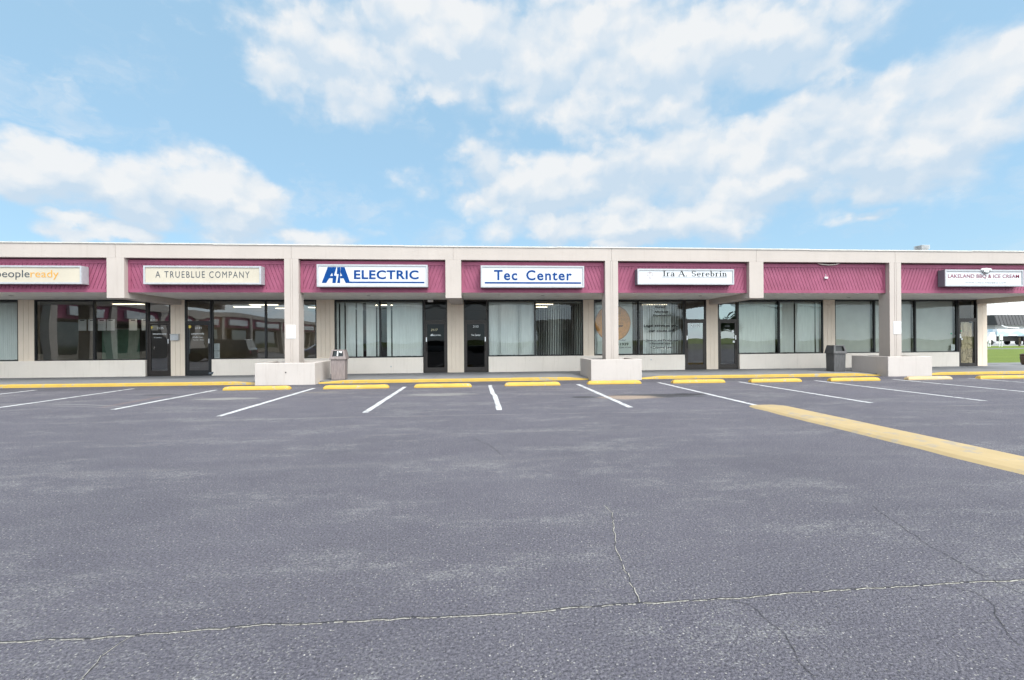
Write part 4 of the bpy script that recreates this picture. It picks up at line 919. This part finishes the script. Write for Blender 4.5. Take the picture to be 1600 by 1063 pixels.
m = MB(); m.lathe([(.20, 0), (.24, .08), (.27, .35), (.26, .46)], (26.93, 20.3, .09), 'Z', 24); m.build('tub', M['rust_brown'], s_, smooth=True)
m = MB(); m.lathe([(.275, .46), (.28, .50), (.2, .54), (.05, .56)], (26.93, 20.3, .09), 'Z', 24); m.build('lid', M['rust_brown'], s_, smooth=True)
def leaf_mesh(s_, th):
    m = MB(); n = 10; pts = []
    for k in range(n): a = 2 * math.pi * k / n; pts.append((s_ * math.cos(a), s_ * .55 * math.sin(a) * (1 + .2 * (k % 2))))
    m.add([(x, y, .006 + th * (1 + math.cos(k * 2.1)) / 2) for k, (x, y) in enumerate(pts)] + [(0, 0, .005)], [(k, (k + 1) % n, n) for k in range(n)]); return m
for x, y, s_, mt, lb, cat in ((-.58, 6.74, .045, 'leaf_red', 'small reddish fallen leaf on the asphalt mid lot', 'leaf'), (2.18, 2.81, .016, 'paper', 'tiny white scrap on the asphalt near the long crack', 'scrap'), (-3.68, 4.04, .03, 'leaf_red', 'small orange fallen leaf on the asphalt at the left edge', 'leaf'), (10.05, 11.3, .12, 'paper', 'flattened white paper scrap between stall lines on the right', 'scrap'), (.76, 4.8, .03, 'paper', 'white paper scrap on the asphalt in the middle of the lot', 'scrap'), (-.9, 11.57, .07, 'paper', 'pale scrap beside the stall line in front of door 2117', 'scrap'), (-1.65, 2.84, .02, 'paper', 'thin white scrap lying near the left part of the long crack', 'scrap')):
    mat_ = M.get(mt) or M.setdefault(mt, simple('fallen_leaf', (.42, .13, .05), .7, .2))
    tag(leaf_mesh(s_, .008).build('fallen_leaf' if cat == 'leaf' else 'paper_scrap', mat_, fix=False), lb, cat, 'bits of litter on the asphalt')

# ================================================================== BEYOND THE LAWN
s_ = thing('warehouse', (140, 108, 0), 'tall plain white warehouse rising behind the dark-roofed shop', 'building')
m = MB(); m.box(112, 190, 100, 125, 0, 10.6)
for k in range(52): m.box(112.4 + k * 1.5, 112.55 + k * 1.5, 99.93, 100.0, 0, 10.4)
m.build('wall', M['wall_white'], s_)
m = MB(); m.prism_yz([(99.6, 10.6), (125.4, 10.6), (112.5, 12.2)], 111.7, 190.3); m.build('roof', M['wall_white'], s_)
m = MB(); m.box(112, 124.3, 99.7, 99.9, 6.3, 6.5); m.build('ledge', M['tin'], s_)
s_ = thing('dark_roofed_shop', (132, 91, 0), 'low grey shop with a charcoal mansard roof across the lawn', 'building')
m = MB(); m.box(113, 175, 91, 99, 0, 4.2); m.build('wall', simple('pale_grey_wall', (.56, .56, .55), .7, .05), s_)
m = MB(); m.prism_yz([(89.6, 4.0), (98.9, 4.0), (98.9, 6.2), (90.2, 6.2)], 111.7, 176)
for k in range(80): m.hexa([(111.8 + k * .8, 89.56, 4.02), (111.84 + k * .8, 89.56, 4.02), (111.84 + k * .8, 89.62, 4.02), (111.8 + k * .8, 89.62, 4.02)], [(111.8 + k * .8, 90.16, 6.2), (111.84 + k * .8, 90.16, 6.2), (111.84 + k * .8, 90.22, 6.2), (111.8 + k * .8, 90.22, 6.2)])
m.build('roof', M['mansard'], s_)
for k in range(8):
    m = MB(); m.box(116 + k * 6, 119.5 + k * 6, 90.9, 91.0, .6, 3.2); m.build('window', M['int_dark'], s_)
m = MB(); m.tube([(112.6, 89.5, 3.9), (113.3, 89.4, 3.5), (116.5, 89.4, 3.3), (117, 90.8, 3.2)], .12, 6); m.build('gutter_pipe', M['white_paint'], s_)
# ---- vehicles
def wheel(p, x, y, r, w=.22):
    t_ = MB(); t_.lathe([(r * .62, -w / 2), (r * .93, -w / 2), (r, -w / 4), (r, w / 4), (r * .93, w / 2), (r * .62, w / 2)], (x, y, r), 'Y', 20)
    o = t_.build('wheel', M['rubber'], p, local=True, smooth=False)
    m = MB(); m.lathe([(r * .6, -w * .46), (r * .58, w * .46)], (x, y, r), 'Y', 16); m.build('rim', M['tin'], o, local=True)
def vehicle(name, loc, rz, label, cat, kind, col, L=4.7, W=1.84, Hh=1.5, r=.34, group=None):
    p = thing(name, loc, label, cat, group, rz); bm_ = paint(name + '_paint', col); gl = M['car_glass']
    zb = Hh * .60; z0 = r * .62; hoodf = {'sedan': .30, 'suv': .28, 'pickup': .27}[kind]
    sts = [(-L / 2, .80, zb * .88), (-L / 2 + .12, .95, zb), (-L / 2 + .9, 1, zb * 1.0), (0, 1, zb), (L / 2 - L * hoodf, 1, zb), (L / 2 - .7, .97, zb * .92), (L / 2 - .2, .90, zb * .84), (L / 2, .76, zb * .70)]
    rings = []
    for x, k, zt in sts:
        w = W / 2 * k; rings.append([(x, -w * .86, z0), (x, -w, z0 + .16), (x, -w, zt - .16), (x, -w * .93, zt - .02), (x, -w * .5, zt + .015), (x, w * .5, zt + .015), (x, w * .93, zt - .02), (x, w, zt - .16), (x, w, z0 + .16), (x, w * .86, z0)])
    m = MB(); n = 10; vs = [v for q in rings for v in q]; fs = []
    for i in range(len(rings) - 1):
        for k in range(n): fs.append((i * n + k, i * n + (k + 1) % n, (i + 1) * n + (k + 1) % n, (i + 1) * n + k))
    fs += [tuple(range(n)), tuple((len(rings) - 1) * n + k for k in range(n))]; m.add(vs, fs); m.build('body', bm_, p, local=True, smooth=False)
    xb0, xt0, xt1, xb1 = {'sedan': (-L * .40, -L * .26, L * .06, L * .22), 'suv': (-L * .47, -L * .42, L * .08, L * .22), 'pickup': (-L * .08, -L * .05, L * .12, L * .24)}[kind]
    wb, wt = W * .46, W * .38; zc = zb - .01
    lo = [(xb0, -wb, zc), (xb1, -wb, zc), (xb1, wb, zc), (xb0, wb, zc)]; hi = [(xt0, -wt, Hh - .05), (xt1, -wt, Hh - .05), (xt1, wt, Hh - .05), (xt0, wt, Hh - .05)]
    m = MB(); m.hexa(lo, hi); m.build('window', gl, p, local=True)
    m = MB(); m.hexa([(xt0 - .04, -wt - .03, Hh - .07), (xt1 + .06, -wt - .03, Hh - .07), (xt1 + .06, wt + .03, Hh - .07), (xt0 - .04, wt + .03, Hh - .07)], [(xt0 + .1, -wt + .06, Hh), (xt1 - .1, -wt + .06, Hh), (xt1 - .1, wt - .06, Hh), (xt0 + .1, wt - .06, Hh)])
    for s_ in (-1, 1):
        for a, b in ((xb0, xt0), (xb1, xt1), ((xb0 + xb1) / 2, (xt0 + xt1) / 2)): m.tube([(a, s_ * (wb + .005), zc), (b, s_ * (wt + .005), Hh - .06)], .035, 6)
    m.build('roof', bm_, p, local=True)
    for x in (-L * .31, L * .32):
        for y in (-W / 2 + .1, W / 2 - .1): wheel(p, x, y, r)
    for s_ in (-1, 1):
        m = MB(); m.box(L / 2 - .12, L / 2 - .02, s_ * W * .33 - .16, s_ * W * .33 + .16, zb * .62, zb * .76); m.build('headlight', M['white_paint'], p, local=True)
        m = MB(); m.box(-L / 2 - .01, -L / 2 + .08, s_ * W * .36 - .1, s_ * W * .36 + .1, zb * .62, zb * .86); m.build('tail_light', M['ink_red'], p, local=True)
    m = MB(); m.box(L / 2 - .14, L / 2 + .03, -W * .40, W * .40, z0 + .02, z0 + .20); m.box(-L / 2 - .03, -L / 2 + .14, -W * .42, W * .42, z0 + .02, z0 + .20); m.build('bumper', M['mansard'], p, local=True)
    if kind == 'pickup':
        m = MB(); m.box(-L / 2 + .1, xb0 - .05, -W * .40, W * .40, zb + .02, zb + .04); m.build('bed_liner', M['rubber'], p, local=True)
    return p
M['car_glass'] = simple('dark_car_glass', (.02, .022, .025), .05, .05, spec=.8)
def box_truck(loc, rz, label, skin):
    p = thing('box_truck', loc, label, 'truck', 'trucks parked beyond the lawn', rz); L = 6.6
    m = MB(); m.box(-3.3, 1.5, -1.12, 1.12, 1.55, 2.75); m.build('cargo_box', skin, p, bevel=.04, local=True)
    m = MB(); m.hexa([(1.56, -1.0, .6), (3.3, -.95, .6), (3.3, .95, .6), (1.56, 1.0, .6)], [(1.56, -1.0, 1.45), (3.15, -.9, 1.35), (3.15, .9, 1.35), (1.56, 1.0, 1.45)]); m.hexa([(1.56, -1.0, 1.45), (2.75, -.9, 1.4), (2.75, .9, 1.4), (1.56, 1.0, 1.45)], [(1.6, -.85, 2.25), (2.2, -.8, 2.25), (2.2, .8, 2.25), (1.6, .85, 2.25)]); m.build('cab', M['white_paint'], p, bevel=.03, local=True)
    m = MB(); m.hexa([(1.75, -1.0, 1.5), (2.6, -.95, 1.5), (2.6, -.9, 1.5), (1.75, -.95, 1.5)], [(1.75, -.9, 2.1), (2.2, -.87, 2.1), (2.2, -.82, 2.1), (1.75, -.85, 2.1)]); m.build('cab_window', M['car_glass'], p, local=True)
    m = MB(); m.box(-3.3, 1.5, -.9, .9, .65, 1.5); m.build('chassis', M['rubber'], p, local=True)
    for x in (-2.2, 2.45):
        for y in (-.9, .9): wheel(p, x, y, .46, .3)
    return p
sk = NT('pale_blue_livery'); pz = sk.pos(local=True)
sk.bsdf(sk.mix(sk.ramp(sk.noise(sk.pos(local=True, scale=(.5, 1, 1.2)), 1.1, 2, .4), .48, .54), (.46, .62, .72), (.80, .83, .86)), .35)
box_truck((90.8, 72.5, .03), R(174), 'white and pale blue box truck parked beyond the lawn behind the white posts', sk.m)
box_truck((99.0, 73.5, .03), R(186), 'second box truck parked to the right, cut by the frame edge', M['white_paint'])
vehicle('parked_car', (94.6, 70.5, .03), R(30), 'dark parked car between the two box trucks beyond the lawn', 'car', 'suv', (.03, .033, .04), 4.8, 1.9, 1.75, .38)
for x, y, h, w, lb in ((75.4, 60, 1.8, .5, 'taller white board on posts at the far edge of the lawn'), (73.6, 60, 1.0, .35, 'shorter white board on posts beside the end pier')):
    s_ = thing('lawn_board', (x, y, 0), lb, 'sign', 'white boards at the lawn edge')
    m = MB(); m.box(x - w / 2, x + w / 2, y - .03, y + .03, h * .55, h); m.build('board', M['white_paint'], s_, bevel=.01)
    for q in (-1, 1): m = MB(); m.box(x + q * w * .38 - .04, x + q * w * .38 + .04, y + .03, y + .11, 0, h * .98); m.build('post', M['white_paint'], s_)
s_ = thing('wooden_post', (80.9, 62, 0), 'slim brown post standing at the far right of the lawn', 'post')
m = MB(); m.lathe([(.16, 0), (.15, .1), (.1, .14), (.1, 1.1), (.13, 1.15), (.1, 1.28)], (80.9, 62, .0), 'Z', 14); m.build('shaft', M['bark'], s_, smooth=True)
m = MB(); m.lathe([(.14, 0), (.14, .08)], (80.9, 62, .72), 'Z', 14); m.build('collar', M['mansard'], s_)

# ================================================================== OPPOSITE SIDE OF THE LOT (mirrored in the shop glass)
Wg = thing('mall_wing', (-33, -25, 0), 'return wing of the mall across the lot, mirrored in the office windows', 'building')
m = MB(); m.box(-48, -34.2, -62, 4, 0, 4.5); m.build('wall', M['cream_pier'], Wg)
m = MB(); m.box(-48, -31.2, -62, 4, 4.51, 5.0); m.build('roof', M['cream'], Wg)
for k in range(12):
    y = 3.5 - k * 5.8
    m = MB(); m.box(-31.75, -31.25, y - .25, y + .25, 0, 4.5); m.build('column', M['cream'], Wg)
    if k < 11:
        m = MB(); m.box(-31.5, -31.4, y - 5.5, y - .27, 3.3, 4.5); o = m.build('fascia_panel', M['maroon'], Wg)
        m = MB(); m.box(-31.39, -31.2, y - 4.8, y - 1.1, 3.55, 4.2); m.build('sign_board', M['face_white'], o)
        m = MB(); m.box(-34.19, -34.12, y - 5.2, y - .5, .7, 3.2); m.build('window', M['car_glass'], Wg)
for loc, rz, lb, kind, col, dims in (((-21, .5, 0), R(175), 'black SUV parked across the lot, mirrored left of the column', 'suv', (.02, .02, .022), (4.8, 1.9, 1.75, .37)), ((-16.5, -9, 0), R(150), 'blue sedan parked across the lot, mirrored in the office window', 'sedan', (.02, .05, .2), (4.6, 1.8, 1.45, .33)), ((-12.5, -6, 0), R(10), 'dark red sedan parked across the lot, mirrored beside the column', 'sedan', (.22, .02, .03), (4.6, 1.8, 1.45, .33)), ((-5.0, -15, 0), R(165), 'silver sedan parked across the lot, mirrored in door 2117', 'sedan', (.62, .63, .65), (4.6, 1.8, 1.45, .33)), ((1.5, -17, 0), R(190), 'grey sedan parked across the lot, mirrored in door 2113', 'sedan', (.12, .125, .14), (4.6, 1.8, 1.45, .33)), ((20, -9, 0), R(100), 'white sedan parked across the lot, mirrored in the right windows', 'sedan', (.8, .8, .8), (4.7, 1.8, 1.45, .33))):
    vehicle('parked_car', loc, rz, lb, 'car', kind, col, *dims, group='cars parked across the lot')
m = MB(); m.add([(6, -62, .004), (61.9, -62, .004), (61.9, -24, .004), (6, -24, .004)], [(0, 1, 2, 3)]); tag(m.build('far_lawn', simple('dry_lawn', (.135, .14, .10), .9, .2, 1.2), fix=False), kind='structure')
m = MB(); m.box(-62, 62, -84, -62.1, -.05, .02); tag(m.build('road', M['asphalt']), kind='structure')
s_ = thing('gabled_house', (27, -62, 0), 'tan gabled house across the road, mirrored in door 2109', 'house')
m = MB(); m.box(20, 36, -100, -90, 0, 4.0); m.build('wall', simple('tan_siding', (.42, .36, .28), .8, .08), s_)
m = MB(); m.prism_yz([(-101, 4.0), (-89, 4.0), (-95, 7.2)], 19, 37); m.build('roof', simple('shingle_roof', (.13, .11, .10), .9, .2, 3), s_)
for x in (22.5, 31):
    m = MB(); m.box(x, x + 1.8, -89.99, -89.9, 1.2, 2.7); m.build('window', M['car_glass'], s_)
m = MB(); m.box(26.5, 28, -89.99, -89.88, 0, 2.3); m.build('door', M['brown_door'], s_)
for x, y in ((14, -64), (44, -64)):
    s_ = thing('utility_pole', (x, y, 0), 'wooden utility pole across the road, mirrored in the ' + ('door glass' if x < 20 else 'right-hand windows'), 'pole', 'utility poles across the road')
    m = MB(); m.tube([(x, y, -.1), (x, y, 11)], [.17, .12], 10); m.build('pole', M['bark'], s_, smooth=True)
    m = MB(); m.box(x - .06, x + .06, y - 1.2, y + 1.2, 9.8, 10.0); m.build('crossarm', M['bark'], s_)
    if x < 20: m = MB(); m.lathe([(.25, 0), (.27, .1), (.27, .8), (.2, .9)], (x + .35, y, 8.3), 'Z', 14); m.build('transformer', M['tin'], s_, smooth=True)
m = MB()
for dy in (-1.1, 0, 1.1):
    for xa, xb in ((-50, 14), (14, 44), (44, 110)): m.tube([(xa + (xb - xa) * t / 8, -64 + dy, 10.05 - 1.6 * (1 - (2 * t / 8 - 1) ** 2)) for t in range(9)], .03, 5)
tag(m.build('power_line', M['ink_black']), 'sagging black power lines strung between the poles across the road', 'power line')
def tree(x, y, h, r, label, seed):
    rr = random.Random(seed); t_ = thing('oak_tree', (x, y, 0), label, 'tree', 'trees across the road'); m = MB()
    m.tube([(x, y, -.1), (x + .1, y, h * .25), (x, y + .1, h * .5), (x + .1, y, h * .8)], [.32, .25, .17, .06], 9)
    ends = []
    for k in range(8):
        a = k * .785 + rr.uniform(-.3, .3); z = h * rr.uniform(.3, .55); e = (x + math.cos(a) * r * .7, y + math.sin(a) * r * .7, z + h * .22); ends.append(e); m.tube([(x, y, z), ((x + e[0]) / 2, (y + e[1]) / 2, z + h * .13), e], [.11, .07, .03], 6)
    m.build('trunk', M['bark'], t_, smooth=True); c = MB()
    cl = [(x + rr.gauss(0, r * .45), y + rr.gauss(0, r * .45), h * rr.uniform(.5, .98), rr.uniform(.18, .34) * r) for _ in range(16)] + [(*e, r * .3) for e in ends]
    for cx_, cy_, cz_, cr in cl:
        for _ in range(170):
            d = Vector((rr.gauss(0, 1), rr.gauss(0, 1), rr.gauss(0, .8))).normalized() * cr * rr.uniform(.5, 1.05); p = Vector((cx_, cy_, cz_)) + d
            u = Vector((rr.gauss(0, 1), rr.gauss(0, 1), rr.gauss(0, 1))).normalized() * .22; v = u.orthogonal().normalized() * .12
            c.add([p - u, p + v, p + u, p - v], [(0, 1, 2, 3)])
    c.build('crown', M['leaf'], t_, fix=False)
for i, (x, y, h, r, lb) in enumerate(((80, -98, 9, 4.5, 'broad oak far right of the tan house, mirrored in the cream blinds'), (56, -90, 9, 5, 'spreading oak farthest along the road'), (72, -84, 8, 4.5, 'oak at the far bend of the road, mirrored in the grey shades'))): tree(x, y, h, r, lb, 40 + i)
